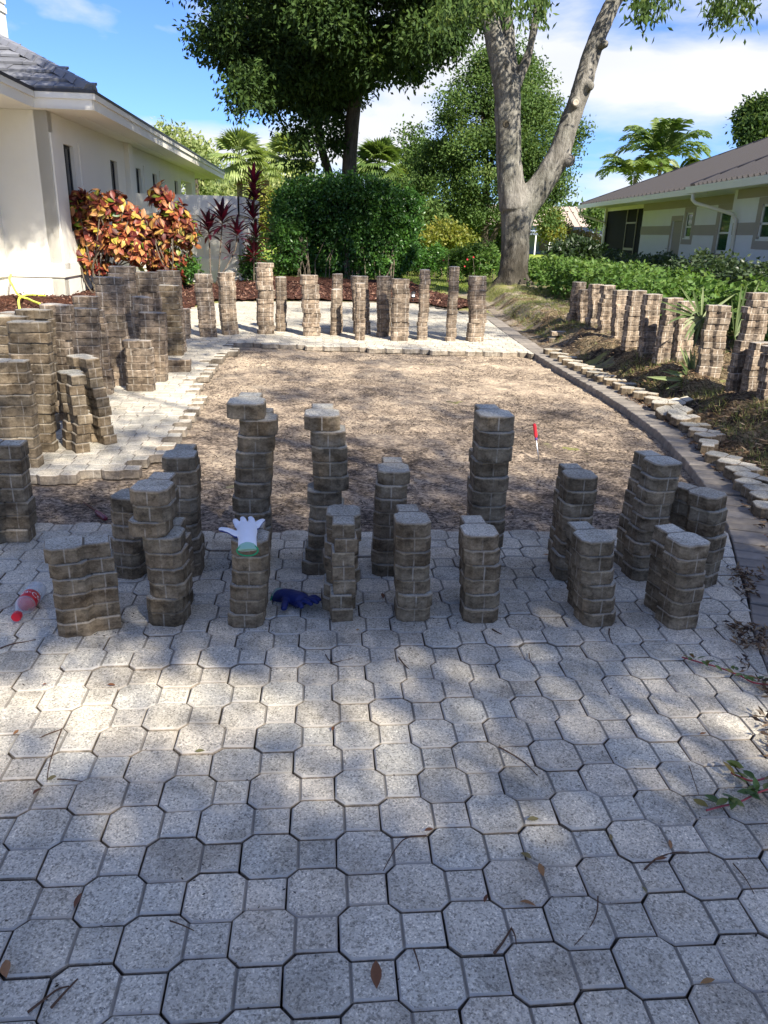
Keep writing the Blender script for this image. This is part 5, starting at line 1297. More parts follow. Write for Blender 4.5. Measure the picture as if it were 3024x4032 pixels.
sabal('yellow green sabal palm right of the dark oak trunk', 818, 362, 46, 50, 420, 54, 'palm_green')
sabal('faint sabal palm low behind the left palms', 575, 360, 62, 34, 420, 24)
sabal('small sabal palm showing right of the yellow green one', 872, 385, 52, 26, 440, 22)
def feather_palm(label, c, L, nf, trunk_z=None):
    L *= 1.12; nf = int(nf * 1.3)
    t_ = thing('feather_palm', label, 'palm tree', group='feather palms behind the brown metal roof'); m_ = MB(); m_.tube([(c[0], c[1], -.1), (c[0] + .1, c[1], c[2] * .6), tuple(c)], [.16, .12, .1], 8); m_.build('trunk', M['palm_bark'], t_)
    for k in range(nf):
        az = 2 * math.pi * k / nf + random.uniform(-.3, .3); el = random.uniform(.25, 1.35); mb = MB(); n = 26; pts = []
        for q in range(n + 1):
            t = q / n; e = el - 1.5 * t * t * (1.25 - .35 * el)
            pts.append((t, e))
        p = np.array([0., 0, 0]); rach = [p.copy()]; h_ = np.array([math.cos(az), math.sin(az), 0])
        for t, e in pts[1:]: p = p + (h_ * math.cos(e) + np.array([0, 0, math.sin(e)])) * L / n; rach.append(p.copy())
        rach = [r_ + c for r_ in rach]; mb.tube(rach[::4] + [rach[-1]], .018, 3, False)
        side = np.array([-math.sin(az), math.cos(az), 0])
        for q in range(4, n):
            t = q / n; ll = L * .36 * math.sin(math.pi * min(1, t * .85 + .12)) ; dirv = unit(rach[q + 1] - rach[q])
            for s_ in (-1, 1):
                e_ = dirv * .55 + side * s_ * .75 + np.array([0, 0, random.uniform(.0, .35)]); e_ = unit(e_) * ll; w_ = dirv * .10
                b = rach[q]; mb.add([b, b + e_ * .45 + w_, b + e_ * .95 + np.array([0, 0, -ll * .3]), b + e_ * .45 - w_], [(0, 1, 2, 3)])
        tinted('frond', mb, M['palm_green'], t_, .25 + .6 * random.random())
feather_palm('tall feather palm, sunlit, behind the brown metal roof', D(1428, 345, 50), 2.9, 15)
feather_palm('lower feather palm left of the tall one behind the roof', D(1372, 385, 50), 2.4, 12)
feather_palm('small feather palm top right of the tall one, just above the roof line', D(1468, 372, 52), 1.5, 8)

# --- palmetto fans on the right bank
def palmetto(label, hub, blades, Y):
    t_ = thing('palmetto', label, 'plant', group='palmetto fans on the right bank'); c = P(*hub, Y)
    root = np.array([c[0] + .05, Y + .05, float(H(c[0], Y)) - .02]); mb = MB(); mb.tube([root, root * .5 + c * .5 + (.03, 0, .03), c], [.016, .012, .010], 6); tinted('stalk', mb, M['palmetto'], t_, .3)
    for (x, y, dy, w_, bend) in blades:
        e_ = P(x, y, Y + dy); d_ = e_ - c; L_ = np.linalg.norm(d_); s_ = np.cross(unit(d_), unit(np.array([.2, -1, .3]))); s_ = unit(s_) * w_; nn_ = np.cross(unit(d_), unit(s_)) * w_ * .5
        mb = MB(); vs = []; fs = []
        for q, (t, ww) in enumerate(((0, .25), (.25, .7), (.55, .9), (.8, .55))):
            p = c + d_ * t + np.array([0, 0, bend * L_ * (t - t * t) * 4 * .25]); vs += [p - s_ * ww, p + nn_ * ww, p + s_ * ww]
        vs.append(e_); fs = [(0, 1, 4, 3), (1, 2, 5, 4), (3, 4, 7, 6), (4, 5, 8, 7), (6, 7, 10, 9), (7, 8, 11, 10), (9, 10, 12), (10, 11, 12)]
        mb.add(vs, fs); tinted('blade', mb, M['palmetto'], t_, random.choice([.2, .35, .5, .7, .9]))
Q5 = lambda u, v: (2550 + .2983 * u, 1100 + .2983 * v)
def bl(lst): return [(*Q5(u, v), dy, w_, b_) for u, v, dy, w_, b_ in lst]
palmetto('palmetto fan with stiff blades left of the thick striped stack', Q5(710, 530), bl([(410, 70, -.1, .014, .1), (590, 110, -.05, .02, 0), (605, 160, .0, .018, 0), (735, 75, .0, .016, 0), (1160, 190, .1, .014, .1), (140, 280, -.2, .012, .1), (170, 385, -.25, .014, .1), (240, 600, -.2, .016, .5), (440, 690, -.2, .018, .6), (480, 800, -.25, .02, .5), (520, 830, -.2, .02, .3), (600, 930, -.1, .018, .2), (340, 300, -.2, .012, .2), (500, 180, .05, .014, .05), (850, 330, .1, .012, .0), (560, 500, -.3, .016, .7), (460, 600, -.25, .012, .5)]), 7.55)
palmetto('tall upright palmetto fan right of the thick striped stack', Q5(1150, 760), bl([(1330, 10, .0, .016, 0), (1480, 25, .1, .018, .05), (1250, 40, -.05, .014, 0), (1555, 190, .1, .014, .1), (1400, 240, .1, .016, .1), (1589, 90, .15, .012, .1), (1290, 640, .0, .016, .2), (1110, 250, 0, .012, 0), (1225, 280, .0, .018, 0), (1420, 360, .1, .014, .1), (1180, 420, 0, .016, 0), (1330, 560, .05, .016, .3)]), 8.0)
palmetto('low dark palmetto fan spreading left over the bank near the ground', Q5(610, 1330), bl([(-20, 1285, -.35, .022, -.02), (230, 1180, -.1, .018, .05), (410, 850, .0, .016, .1), (480, 900, 0, .018, .1), (420, 1080, -.05, .018, .1), (150, 1200, -.15, .012, .05), (560, 900, 0, .018, 0), (240, 1450, -.3, .016, .1), (340, 1250, -.1, .016, .1), (500, 960, .0, .02, 0), (440, 1180, -.1, .014, .0), (620, 900, .0, .014, .0), (400, 1420, -.25, .014, .1)]), 7.45)

# --- croton bushes: big coloured leaves as parts, inner mass joined
def big_leaf(L, W, seed, curl=.18, fold=.12):
    r = random.Random(seed); vs = []; fs = []
    st = [(0, .02), (.18, .55), (.38, .96), (.6, 1.0), (.82, .62), (1.0, .03)]
    for t, w_ in st:
        z = -curl * L * t * t; y = L * t
        vs += [(-W * .5 * w_, y, z + fold * W * w_ + r.uniform(-.1, .1) * W * .3), (0, y, z), (W * .5 * w_, y, z + fold * W * w_ + r.uniform(-.1, .1) * W * .3)]
    for i in range(len(st) - 1):
        b = i * 3; fs += [(b, b + 1, b + 4, b + 3), (b + 1, b + 2, b + 5, b + 4)]
    return vs, fs
CRL = []
for k in range(6):
    vs, fs = big_leaf(random.uniform(.17, .24), random.uniform(.085, .115), k, random.uniform(.05, .35)); mb = MB(); mb.add(vs, fs); CRL.append(mb.mesh('leaf', M['croton'], True))
CRL2 = []
for me_ in CRL: m2_ = me_.copy(); m2_.materials.clear(); m2_.materials.append(M['croton2']); CRL2.append(m2_)
def croton(label, blobs, Y, n_ros, base_px, LV=None):
    LV = LV or CRL
    t_ = thing('croton_bush', label, 'shrub', group='croton bushes'); bb = blob_px(blobs, Y, .9, .15)
    w_ = np.array([b[2] for b in bb]); w_ = w_ / w_.sum(); cnt = 0; inner = []; rootp = D(*base_px, Y); rootp[2] = 0; st = MB()
    ros = []
    for _ in range(n_ros):
        b = bb[rng.choice(len(bb), p=w_)]; u = rng.normal(size=3); u[1] -= .7; u = u / np.linalg.norm(u); p = b[0] + u * b[1] * random.uniform(.55, 1.0)
        if p[2] < .25: p[2] = .25 + random.random() * .3
        ros.append((p, u))
    ros.sort(key=lambda q: q[0][1])
    for p, u in ros:
        ax = u + np.array([0, 0, .55]); ax /= np.linalg.norm(ax)
        for k in range(8):
            a_ = 2 * math.pi * k / 8 + random.uniform(-.4, .4); el = random.uniform(-.55, .75)
            q = Vector(ax).to_track_quat('Z', 'Y').to_matrix().to_4x4()
            Mx = Matrix.Translation(Vector(p) - Vector(ax) * .03 * k) @ q @ Matrix.Rotation(a_, 4, 'Z') @ Matrix.Rotation(el, 4, 'X')
            if cnt < 296: o = link('leaf', random.choice(LV), t_); o.matrix_world = Mx; cnt += 1
            else: inner.append(Mx)
        if random.random() < .12:
            m1 = (rootp + p) * .5 + rng.normal(size=3) * .15; MB().tube(catmull([rootp + rng.normal(size=3) * (.12, .12, 0), m1, p], 3), [.014] * 4 + [.012] * 3, 5, False).build('stem', M['stem'], t_)
    if inner:
        mb = MB(); tint = []
        for i, Mx in enumerate(inner):
            me = CRL[i % 6]; mb.add([Mx @ v.co for v in me.vertices], [tuple(p_.vertices) for p_ in me.polygons]); tint += [random.random()] * len(me.vertices)
        o = mb.build('inner_leaves', M['croton_in'], t_, True); a_ = o.data.attributes.new('tint', 'FLOAT', 'POINT'); a_.data.foreach_set('value', np.array(tint, np.float32)); stuff(o)
croton('broad croton bush with orange, yellow and red leaves against the cream house', [(175, 450, 34, 34), (215, 440, 40, 34), (255, 450, 40, 36), (295, 480, 36, 44), (200, 500, 44, 44), (260, 520, 50, 44), (190, 560, 30, 30), (225, 575, 30, 26), (300, 540, 40, 40), (150, 460, 16, 22), (175, 425, 10, 16)], 16.9, 250, (215, 640))
croton('taller darker red croton bush right of the broad one', [(350, 425, 40, 22), (375, 470, 42, 44), (400, 500, 34, 40), (345, 500, 44, 40), (385, 560, 36, 30), (340, 560, 34, 30), (385, 598, 14, 16)], 18.2, 200, (372, 632), CRL2)

# --- ti plants
TIL = []
for k in range(4):
    vs, fs = big_leaf(random.uniform(.40, .52), random.uniform(.06, .085), 50 + k, .30, .25); mb = MB(); mb.add(vs, fs); TIL.append(mb.mesh('leaf', M['ti'], True))
def ti(label, Y, stems):
    t_ = thing('ti_plant', label, 'plant', group='ti plants by the garden wall')
    for pts, heads in stems:
        w_ = [D(x, y, Y) for x, y in pts]; w_[0][2] = 0; mb = MB(); mb.tube(catmull(w_, 4), .016, 6); mb.build('stem', M['stem'], t_)
        for (x, y, n_, s_) in heads:
            c = D(x, y, Y)
            for k in range(int(n_ * 1.4)):
                n_k = int(n_ * 1.4); a_ = k * 2.4; f = k / n_k; el = R(82) - f * R(95)
                o = link('leaf', random.choice(TIL), t_, (c[0], c[1], c[2] - f * .28 * s_), (el, 0, a_)); o.scale = (s_ * 1.5, s_ * 1.25, s_ * 1.25)
ti('group of thin ti plants with dark purple tops against the garden wall', 20.6, [([(455, 610), (453, 540), (450, 490)], [(450, 490, 22, .82)]), ([(470, 610), (476, 540), (481, 468)], [(480, 470, 24, .9)]), ([(462, 612), (490, 575), (508, 540), (512, 505)], [(512, 500, 18, .72), (496, 545, 8, .5)])])
ti('tall crimson ti plant standing alone at the right end of the garden wall', 21.2, [([(548, 600), (549, 500), (550, 400)], [(548, 392, 22, .85), (550, 425, 18, .8), (546, 465, 18, .8), (552, 505, 16, .7), (548, 545, 16, .75)])])
blob_shrub('leafy_vine', 'dark leafy climber around the foot of the tall crimson ti plant', [(543, 565, 8, 30), (553, 545, 8, 34), (545, 585, 16, 12)], 21.6, M['leaf_hedge'], 110, 16, .1, .12)
blob_shrub('low_dark_shrub', 'fine dark green shrub under the right croton bush', [(385, 585, 26, 20), (370, 600, 24, 14), (400, 575, 16, 22)], 18.7, M['leaf_hedge'], 170, 18, .1, .09)

# --- grass on the bank, litter, crumbs, chips
def blades(name, X_, Y_, h_, w_, mat, tint, z=None, lean=.5):
    n = len(X_); z = H(X_, Y_) if z is None else z; a_ = rng.random(n) * 2 * np.pi; d_ = np.stack([np.cos(a_), np.sin(a_), np.zeros(n)], 1); b = np.stack([X_, Y_, z - .004], 1)
    hh = h_ * rng.uniform(.5, 1.3, n)[:, None]; l_ = lean * rng.uniform(.2, 1.4, n)[:, None]; s_ = np.stack([-d_[:, 1], d_[:, 0], np.zeros(n)], 1) * w_
    V = np.stack([b - s_, b + s_, b + d_ * hh * l_ + np.array([0, 0, 1.]) * hh], 1).reshape(-1, 3); i = np.arange(n) * 3
    return link(name, fast_mesh(name, V, np.stack([i, i + 1, i + 2], 1), mat, np.repeat(tint, 3)))
def scatter(n, x0, x1, y0, y1, f): 
    x = rng.uniform(x0, x1, n); y = rng.uniform(y0, y1, n); k = f(x, y); return x[k], y[k]
def bank(x, y): 
    d = x - xb(np.minimum(y, 14.6)) - .3
    return (d > .18) & (fbm(x, y, 2.6, 6, 4) > np.where(y > 10.5, .44, .56))
x, y = scatter(110000, 1.7, 5.2, 3.2, 21.5, bank)
stuff(blades('bank_grass', x, y, .06, .003, M['grass'], np.clip(rng.normal(.42, .25, len(x)), 0, 1), z=np.where(y < 17.4, bankz(x, y), H(x, y)), lean=1.1), 'patchy short grass on the right bank', 'grass')
x, y = scatter(46000, -5.2, 6.5, 20.8, 34, lambda x, y: ~in_poly(x, y, MULCH) & ~((x < -4) & (y < 26)))
stuff(blades('lawn_grass', x, y, .07, .009, M['grass'], np.clip(rng.normal(.3, .2, len(x)), 0, 1), z=H(x, y)), 'sunlit lawn grass around the hedge clump', 'grass')
def quads(name, x, y, z, s_, mat, tint, flat=.25, W=.4):
    n = len(x); d_ = rng.normal(size=(n, 3)); d_[:, 2] *= flat; 
    return link(name, leaf_mesh(name, np.stack([x, y, z], 1), d_, s_, s_ * W, mat, tint, .1))
x, y = scatter(22000, -8.5, 2.0, 12, 22, lambda x, y: in_poly(x, y, MULCH) & ~in_poly(x, y, PAVE))
stuff(quads('mulch_chips', x, y, H(x, y) + .03 + fbm(x, y, 1.5, 8, 3) * .06 + (fbm(x, y, 12, 5, 3) - .4) * .045, rng.uniform(.03, .09, len(x)), M['mulch_chip'], rng.random(len(x)) ** 1.4, .4), 'loose red brown bark chips on the mulch bed', 'mulch')
x, y = scatter(85000, -3.6, 2.1, 3.5, 10.1, lambda x, y: in_poly(x, y, EXC) & (fbm(x, y, 2.5, 12, 4) + .18 * rng.random(len(x)) > .47 + .014 * (y - 4)))
stuff(quads('soil_crumbs', x, y, pit(x, y) + .002, rng.uniform(.006, .030, len(x)) , M['crumb'], np.clip(rng.normal(.30, .3, len(x)), 0, 1), .3, .25), 'dark crumbs and rootlets on the excavated sand', 'soil crumbs')
def edge(x, y): d = x - xb(y); return (d > .16) & (d < .16 + .75) & (fbm(x, y, 3, 3, 3) > .36)
x, y = scatter(30000, 1.2, 3.3, 1.4, 8.5, edge)
stuff(quads('leaf_litter', x, y, np.maximum(bankz(x, y), .0) + .006, rng.uniform(.015, .05, len(x)), M['litter'], np.clip(rng.normal(.22, .25, len(x)), 0, 1), .3, .3), 'dry leaves and clippings along the outer side of the brick border', 'leaf litter')
x, y = scatter(26000, 1.7, 4.4, 3.2, 14.5, lambda x, y: (x - xb(y) > .4))
stuff(quads('pine_straw', x, y, bankz(x, y) + .004, rng.uniform(.03, .09, len(x)), M['litter'], np.clip(rng.normal(.55, .25, len(x)), 0, 1), .2, .1), 'dry straw and clippings on the right bank', 'litter')
# ------------------------------------------------------------------ work gloves
def mat_glove():
    t = NT('white_knit_blue_palm'); v = t.obj(); z = t.sep(t.obj('Normal'))[2]; y = t.sep(v)[1]
    knit = t.noise(160, 3, .6, v)
    dip = t.math('GREATER_THAN', t.math('SUBTRACT', 0.42, t.math('ADD', z, t.math('MULTIPLY', t.noise(18, 2, .5, v), .5))), 0.0)
    c = t.mix(t.math('MULTIPLY', dip, t.math('GREATER_THAN', y, -.045)), (.78, .79, .82), (.012, .03, .22))
    c = t.mix(t.math('LESS_THAN', y, -.106), c, (.30, .50, .38))
    t.bump(knit, .4, .002); return t.done(c, .85, .2)
M['glove'] = mat_glove()
M['glove_blue'] = simple('blue_latex_palm', (.008, .018, .11), .55, .4, 20, .3, .3, 90, bdist=.002)
def hand(mb, thumb=1, spread=1.0, curl=.0, flat=1.0):
    """flattened glove lying palm down; cuff at -y, fingers to +y"""
    mb.tube([(0, -.112, -.022), (0, -.095, -.006), (0, -.07, .012), (.0, -.03, .018), (0, .03, .018), (0, .045, .014)], [.035, .034, .033, .036, .040, .034], 14)
    for k, (x, a, L_) in enumerate(((-.030, 14, .070), (-.010, 4, .082), (.012, -6, .078), (.032, -22, .062))):
        a = R(a) * spread; b = np.array([x, .035, .016]); d1 = np.array([-math.sin(a), math.cos(a), 0]); c_ = curl * (1 + .35 * ((k * 7) % 3))
        m1 = b + d1 * L_ * .5 + (0, 0, .012 + c_ * .02); e = m1 + d1 * L_ * .5 + (random.gauss(0, .005), 0, -.010 + c_ * .015)
        mb.tube(catmull([b - d1 * .03, b, m1, e], 4), [.013] * 8 + [.0125, .012, .011, .010, .009], 10)
    b = np.array([-.030 * thumb, -.035, .016]); mb.tube(catmull([b, b + (-.024 * thumb, .028, .004), b + (-.050 * thumb, .052, .006), b + (-.070 * thumb, .068, .000)], 4), [.016] * 4 + [.0145] * 4 + [.013] * 4 + [.010], 10)
def glove(name, label, loc, rz, mat, thumb, spread, curl, zs=.75, tilt=(0, 0)):
    mb = MB(); hand(mb, thumb, spread, curl)
    mb.v = [(x, y, z * zs) if True else None for x, y, z in mb.v]
    t_ = thing(name, label, 'glove', loc, rz); t_.rotation_euler = (tilt[0], tilt[1], rz)
    b = remesh(mb, 'glove_body', .0032, mat, t_, wob=.0016, wscale=34, smooth_it=3)
    m2 = MB(); ring = [(.037 * math.cos(q), -.113 + .002 * math.sin(q * 2), (-.022 + .033 * math.sin(q)) * zs) for q in np.linspace(0, 2 * math.pi, 25)]
    m2.tube(ring, .003, 8, False); m2.build('cuff_hem', simple('green_hem', (.03, .30, .13), .8, .2), t_, smooth=True)
    return t_
(_, top3, k3) = front['F3']
glove('work_glove', 'white knitted work glove with blue palm and green hem draped over a front stack', (top3[0] - .005, top3[1] - .008, top3[2] + .004), R(10), M['glove'], 1, 1.3, .25, .62, (R(2), 0))
gb = G(1175, 2385, .0)
g2_ = glove('work_glove', 'dark blue rubber coated work glove lying between two front stacks', (gb[0] - .01, gb[1] + .005, .016), R(-128), M['glove_blue'], -1, 1.0, .35, .8)
g2_.scale = (1.0, .95, .95)
mbf = MB(); gq = G(1095, 2360, 0); mbf.tube(catmull([gq + (-.02, .0, .01), gq + (.0, .02, .03), gq + (.03, .01, .02), gq + (.05, -.01, .012)], 5), .013, 8)
tag(mbf.build('glove_cuff', simple('grey_green_knit', (.25, .32, .28), .9, .1, 60, .2), smooth=True), 'grey green knitted cuff bunched at the left of the dark blue glove', 'glove cuff')

# ------------------------------------------------------------------ screwdrivers
M['red_handle'] = simple('red_plastic', (.62, .035, .05), .25, .5, 8, .1)
M['purple_plastic'] = simple('purple_plastic', (.10, .05, .22), .3, .5)
M['maroon_handle'] = simple('maroon_plastic', (.14, .012, .03), .3, .5, 8, .2)
M['steel'] = simple('steel', (.55, .56, .58), .3, .5, metal=1)
M['rust'] = simple('rusty_steel', (.12, .06, .04), .8, .3, 30, .4)
def screwdriver(label, a, b, hm, cm, sm, k):
    a = Vector(a); b = Vector(b); ax = b - a; L_ = ax.length
    t_ = thing('screwdriver', label, 'screwdriver', a); q = ax.to_track_quat('Z', 'Y'); t_.rotation_mode = 'QUATERNION'; t_.rotation_quaternion = q
    m_ = MB(); m_.tube([(0, 0, -.02), (0, 0, .0), (0, 0, L_ * .58)], [.0022 * k, .0032 * k, .0032 * k], 8); m_.build('shaft', sm, t_, smooth=True)
    m_ = MB(); m_.lathe([(.006 * k, L_ * .56), (.0085 * k, L_ * .57), (.0085 * k, L_ * .60), (.006 * k, L_ * .62), (.0075 * k, L_ * .64)], 12); m_.build('collar', cm, t_, smooth=True)
    m_ = MB(); prof = []; vs = []; seg = 24
    zz = [(.0070, .63), (.0105, .66), (.0112, .72), (.0108, .82), (.0115, .92), (.0095, .98), (.005, 1.0)]
    for r_, z_ in zz:
        for s_ in range(seg): a_ = 2 * math.pi * s_ / seg; rr = r_ * k * (1 - (.10 if (s_ % 4) < 1 else 0) * (1 if .65 < z_ < .95 else 0)); vs.append((rr * math.cos(a_), rr * math.sin(a_), z_ * L_))
    fs = [(i * seg + s_, i * seg + (s_ + 1) % seg, (i + 1) * seg + (s_ + 1) % seg, (i + 1) * seg + s_) for i in range(len(zz) - 1) for s_ in range(seg)] + [tuple(range(seg))[::-1], tuple(range((len(zz) - 1) * seg, len(zz) * seg))]
    m_.add(vs, fs); m_.build('handle', hm, t_)
a = G(2121, 1812, -.062); b = P(2104, 1668, a[1] - .02)
screwdriver('red handled screwdriver stuck upright in the excavated sand', a, b, M['red_handle'], M['purple_plastic'], M['steel'], 1.1)
a = G(333, 1980, -.05); b = G(418, 2044, -.045)
screwdriver('old maroon handled screwdriver lying on the sand near the left front stack', a, b, M['maroon_handle'], M['maroon_handle'], M['rust'], 1.25)

# ------------------------------------------------------------------ soda bottle
def mat_pet():
    t = NT('clear_plastic'); tr = t.n.new('ShaderNodeBsdfTransparent'); tr.inputs[0].default_value = (.93, .95, .96, 1)
    lw = t.n.new('ShaderNodeLayerWeight'); lw.inputs[0].default_value = .35; t.done((.75, .78, .80), .12, 1.0)
    f = t.ramp(lw.outputs['Facing'], [(0, .22), (.5, .38), (1, .95)]); mx = t.n.new('ShaderNodeMixShader')
    t.l.new(f, mx.inputs[0]); t.l.new(tr.outputs[0], mx.inputs[1]); t.l.new(t.b.outputs[0], mx.inputs[2]); t.l.new(mx.outputs[0], t.out.inputs[0]); return t.m
M['pet'] = mat_pet(); M['red_label'] = simple('red_label', (.60, .012, .02), .35, .5); M['red_cap'] = simple('red_cap', (.62, .012, .03), .35, .5)
M['white_print'] = simple('white_print', (.82, .82, .80), .5)
pa = G(62, 2432, .03); pb = G(148, 2318, .036)
bt = thing('plastic_bottle', 'clear plastic soda bottle with red label and red cap lying beside the left front stack', 'bottle', pa)
ax = Vector(pb - pa); BL = .245; bt.rotation_mode = 'QUATERNION'; bt.rotation_quaternion = ax.to_track_quat('Z', 'Y')
k = BL / .215
m_ = MB(); m_.lathe([(.011, .014), (.012, .022), (.0135, .034), (.022, .055), (.0315, .078), (.0325, .090), (.0300, .095), (.0300, .145), (.0325, .150), (.0325, .172), (.030, .180), (.0318, .190), (.030, .206), (.022, .213), (.010, .208)], 28)
m_.v = [(x * k, y * k, z * k) for x, y, z in m_.v]; m_.build('bottle_body', M['pet'], bt, smooth=True)
m_ = MB(); m_.lathe([(.0308, .097), (.0312, .098), (.0312, .142), (.0308, .143)], 28); m_.v = [(x * k, y * k, z * k) for x, y, z in m_.v]; lb = m_.build('bottle_label', M['red_label'], bt, smooth=True)
m_ = MB(); vs = []; seg = 40
for r_, z_ in ((.0150, .0), (.0158, .002), (.0158, .018), (.0150, .020)):
    for s_ in range(seg): a_ = 2 * math.pi * s_ / seg; rr = (r_ - (.0006 if s_ % 2 else 0)) * k; vs.append((rr * math.cos(a_), rr * math.sin(a_), z_ * k))
fs = [(i * seg + s_, i * seg + (s_ + 1) % seg, (i + 1) * seg + (s_ + 1) % seg, (i + 1) * seg + s_) for i in range(3) for s_ in range(seg)] + [tuple(range(seg))[::-1], tuple(range(3 * seg, 4 * seg))]
m_.add(vs, fs); m_.build('bottle_cap', M['red_cap'], bt)
cu = bpy.data.curves.new('txt', 'FONT'); cu.body = 'Coca-Cola'; cu.size = .030 * k; cu.shear = .35; cu.align_x = 'CENTER'; cu.align_y = 'CENTER'
to = bpy.data.objects.new('txt', cu); COL.objects.link(to); dg = bpy.context.evaluated_depsgraph_get(); dg.update()
tm = bpy.data.meshes.new_from_object(to.evaluated_get(dg)); bpy.data.objects.remove(to)
inv = bt.rotation_quaternion.inverted(); upl = inv @ Vector((.1, -.55, .83)); ph0 = math.atan2(upl.y, upl.x); rr = .0316 * k
for v in tm.vertices:
    u_, w_ = v.co.x, v.co.y; ph = ph0 + u_ / rr; v.co = Vector((rr * math.cos(ph), rr * math.sin(ph), .120 * k - w_))
tm.materials.clear(); tm.materials.append(M['white_print']); link('label_lettering', tm, lb)

# ------------------------------------------------------------------ path light post, small solar light, sprinkler
R8 = lambda u, v: (1300 + .7353 * u, 1000 + .7353 * v)
g = G(*R8(822, 275)); t_ = P(*R8(824, 155), g[1]); mb = MB(); mb.tube([(g[0], g[1], 0), (g[0], g[1], t_[2])], .028, 8); mb.tube([(g[0], g[1], t_[2]), (g[0], g[1], t_[2] + .03)], [.04, .03], 8)
tag(mb.build('bollard_post', M['dark_metal'], smooth=True), 'thin black post standing just behind the right end stack of the back row', 'post')
g = G(*R8(443, 262)); sl = thing('solar_light', 'tiny black and clear solar light in the mulch right of the wide back row stack', 'garden light', (g[0], g[1], float(H(g[0], g[1]))))
mb = MB(); mb.lathe([(.01, 0), (.012, .10), (.04, .11), (.045, .13)], 12); mb.build('stake', M['dark_metal'], sl); mb = MB(); mb.lathe([(.035, .13), (.035, .19)], 12); mb.build('lens', M['white_trim'], sl); mb = MB(); mb.lathe([(.055, .19), (.05, .22), (.01, .24)], 12); mb.build('lamp_cap', M['dark_metal'], sl)
g = G(2550 + .2983 * 960, 1100 + .2983 * 1760, .15); z_ = float(H(g[0], g[1])); mb = MB(); mb.lathe([(.035, -.03), (.035, .02), (.03, .028), (.01, .03)], 14, Matrix.Translation((g[0], g[1], z_)))
tag(mb.build('sprinkler_head', M['dark_metal'], smooth=True), 'round black sprinkler head in the shaded soil left of the right edge stacks', 'sprinkler')

# ------------------------------------------------------------------ twigs, fallen leaves, creepers on the front paving
CA = lambda u, v: (.904 * u, 2500 + .904 * v)
CB = lambda u, v: (1500 + .9186 * u, 2500 + .9186 * v)
C8 = lambda u, v: (1100 + .6028 * u, 1850 + .6028 * v)
TW = [('long bent twig forming a V on the sunlit pavers at the left', [CA(270, 408), CA(235, 500), CA(212, 580), CA(205, 640)], .0022),
      ('short arm of the V shaped twig pair at the left', [CA(272, 410), CA(200, 435), CA(150, 465), CA(124, 492)], .002),
      ('reddish twig reaching in from the left picture edge beside the low stack', [(0, 2553), (50, 2535), (110, 2525), (142, 2517)], .0028),
      ('thin twig across two pavers below the dry leaf at the left', [CA(250, 628), CA(300, 630), CA(365, 640)], .002),
      ('curved dark twig on the pavers in the upper right of the front paving', [CB(505, 480), CB(560, 510), CB(620, 550), CB(670, 602)], .0028),
      ('thin arching twig running from the spot of sun down to a joint', [CB(195, 860), CB(110, 870), CB(60, 920), CB(10, 1010)], .002),
      ('long thin curved stalk lying across an octagon at the lower right', [CB(930, 1120), CB(925, 1190), CB(890, 1260), CB(830, 1330)], .0018),
      ('forked dry twig at the far left bottom corner', [CA(120, 1645), CA(190, 1590), CA(250, 1545), CA(300, 1530)], .003),
      ('pale straight straw next to the forked twig at the bottom left', [CA(222, 1625), CA(270, 1570), CA(338, 1498)], .0032),
      ('small twig on the centre paver right of the blue glove stacks', [C8(300, 1205), C8(340, 1255), C8(420, 1245), C8(480, 1230)], .002),
      ('short thick twig left of the curved one in the middle paving', [C8(780, 1225), C8(810, 1265), C8(850, 1305)], .003),
      ('short twig by the bottom right of the six course zigzag stack', [C8(1390, 1040), C8(1425, 1060), C8(1460, 1078)], .0032),
      ('twig pointing up in front of the second stack from the right end', [(2400, 2476), (2398, 2500), (2412, 2535)], .003),
      ('twig on a sunlit paver left of the twig by the right front stacks', [(2083, 2573), (2088, 2600), (2103, 2625)], .0022),
      ('small curled twig in the bottom middle of the paving', [CA(740, 1245), CA(790, 1262), CA(845, 1288)], .002),
      ('thin twig bundle beside the bottom sun patch', [CB(485, 1365), CB(520, 1320), CB(560, 1255)], .0034),
      ('branching stem tip of the twig bundle beside the bottom sun patch', [CB(560, 1258), CB(575, 1290), CB(580, 1330)], .002),
      ('dark twig lying on an octagon in the lower middle', [CB(140, 1345), CB(155, 1390), CB(168, 1440)], .0022),
      ('bent twig joining two brown leaves at the lower right', [CB(1130, 1005), CB(1180, 960), CB(1250, 935), CB(1320, 930)], .0026),
      ('thin reddish stalk on an octagon near the right leaf litter', [CB(1320, 560), CB(1340, 620), CB(1362, 684)], .0016),
      ('thin stalk lying along a joint left of the lower right leaves', [CB(1510, 980), CB(1560, 1040), CB(1600, 1110)], .0018)]
for lab, pts, r_ in TW:
    w_ = [G(x, y, .004 + .004 * math.sin(i * 2.1)) for i, (x, y) in enumerate(pts)]; mb = MB(); pp = catmull(w_, 4)
    mb.tube(pp, list(np.linspace(r_, r_ * .5, len(pp))), 5); tag(mb.build('twig', M['twig']), lab, 'twig', 'twigs on the paving')
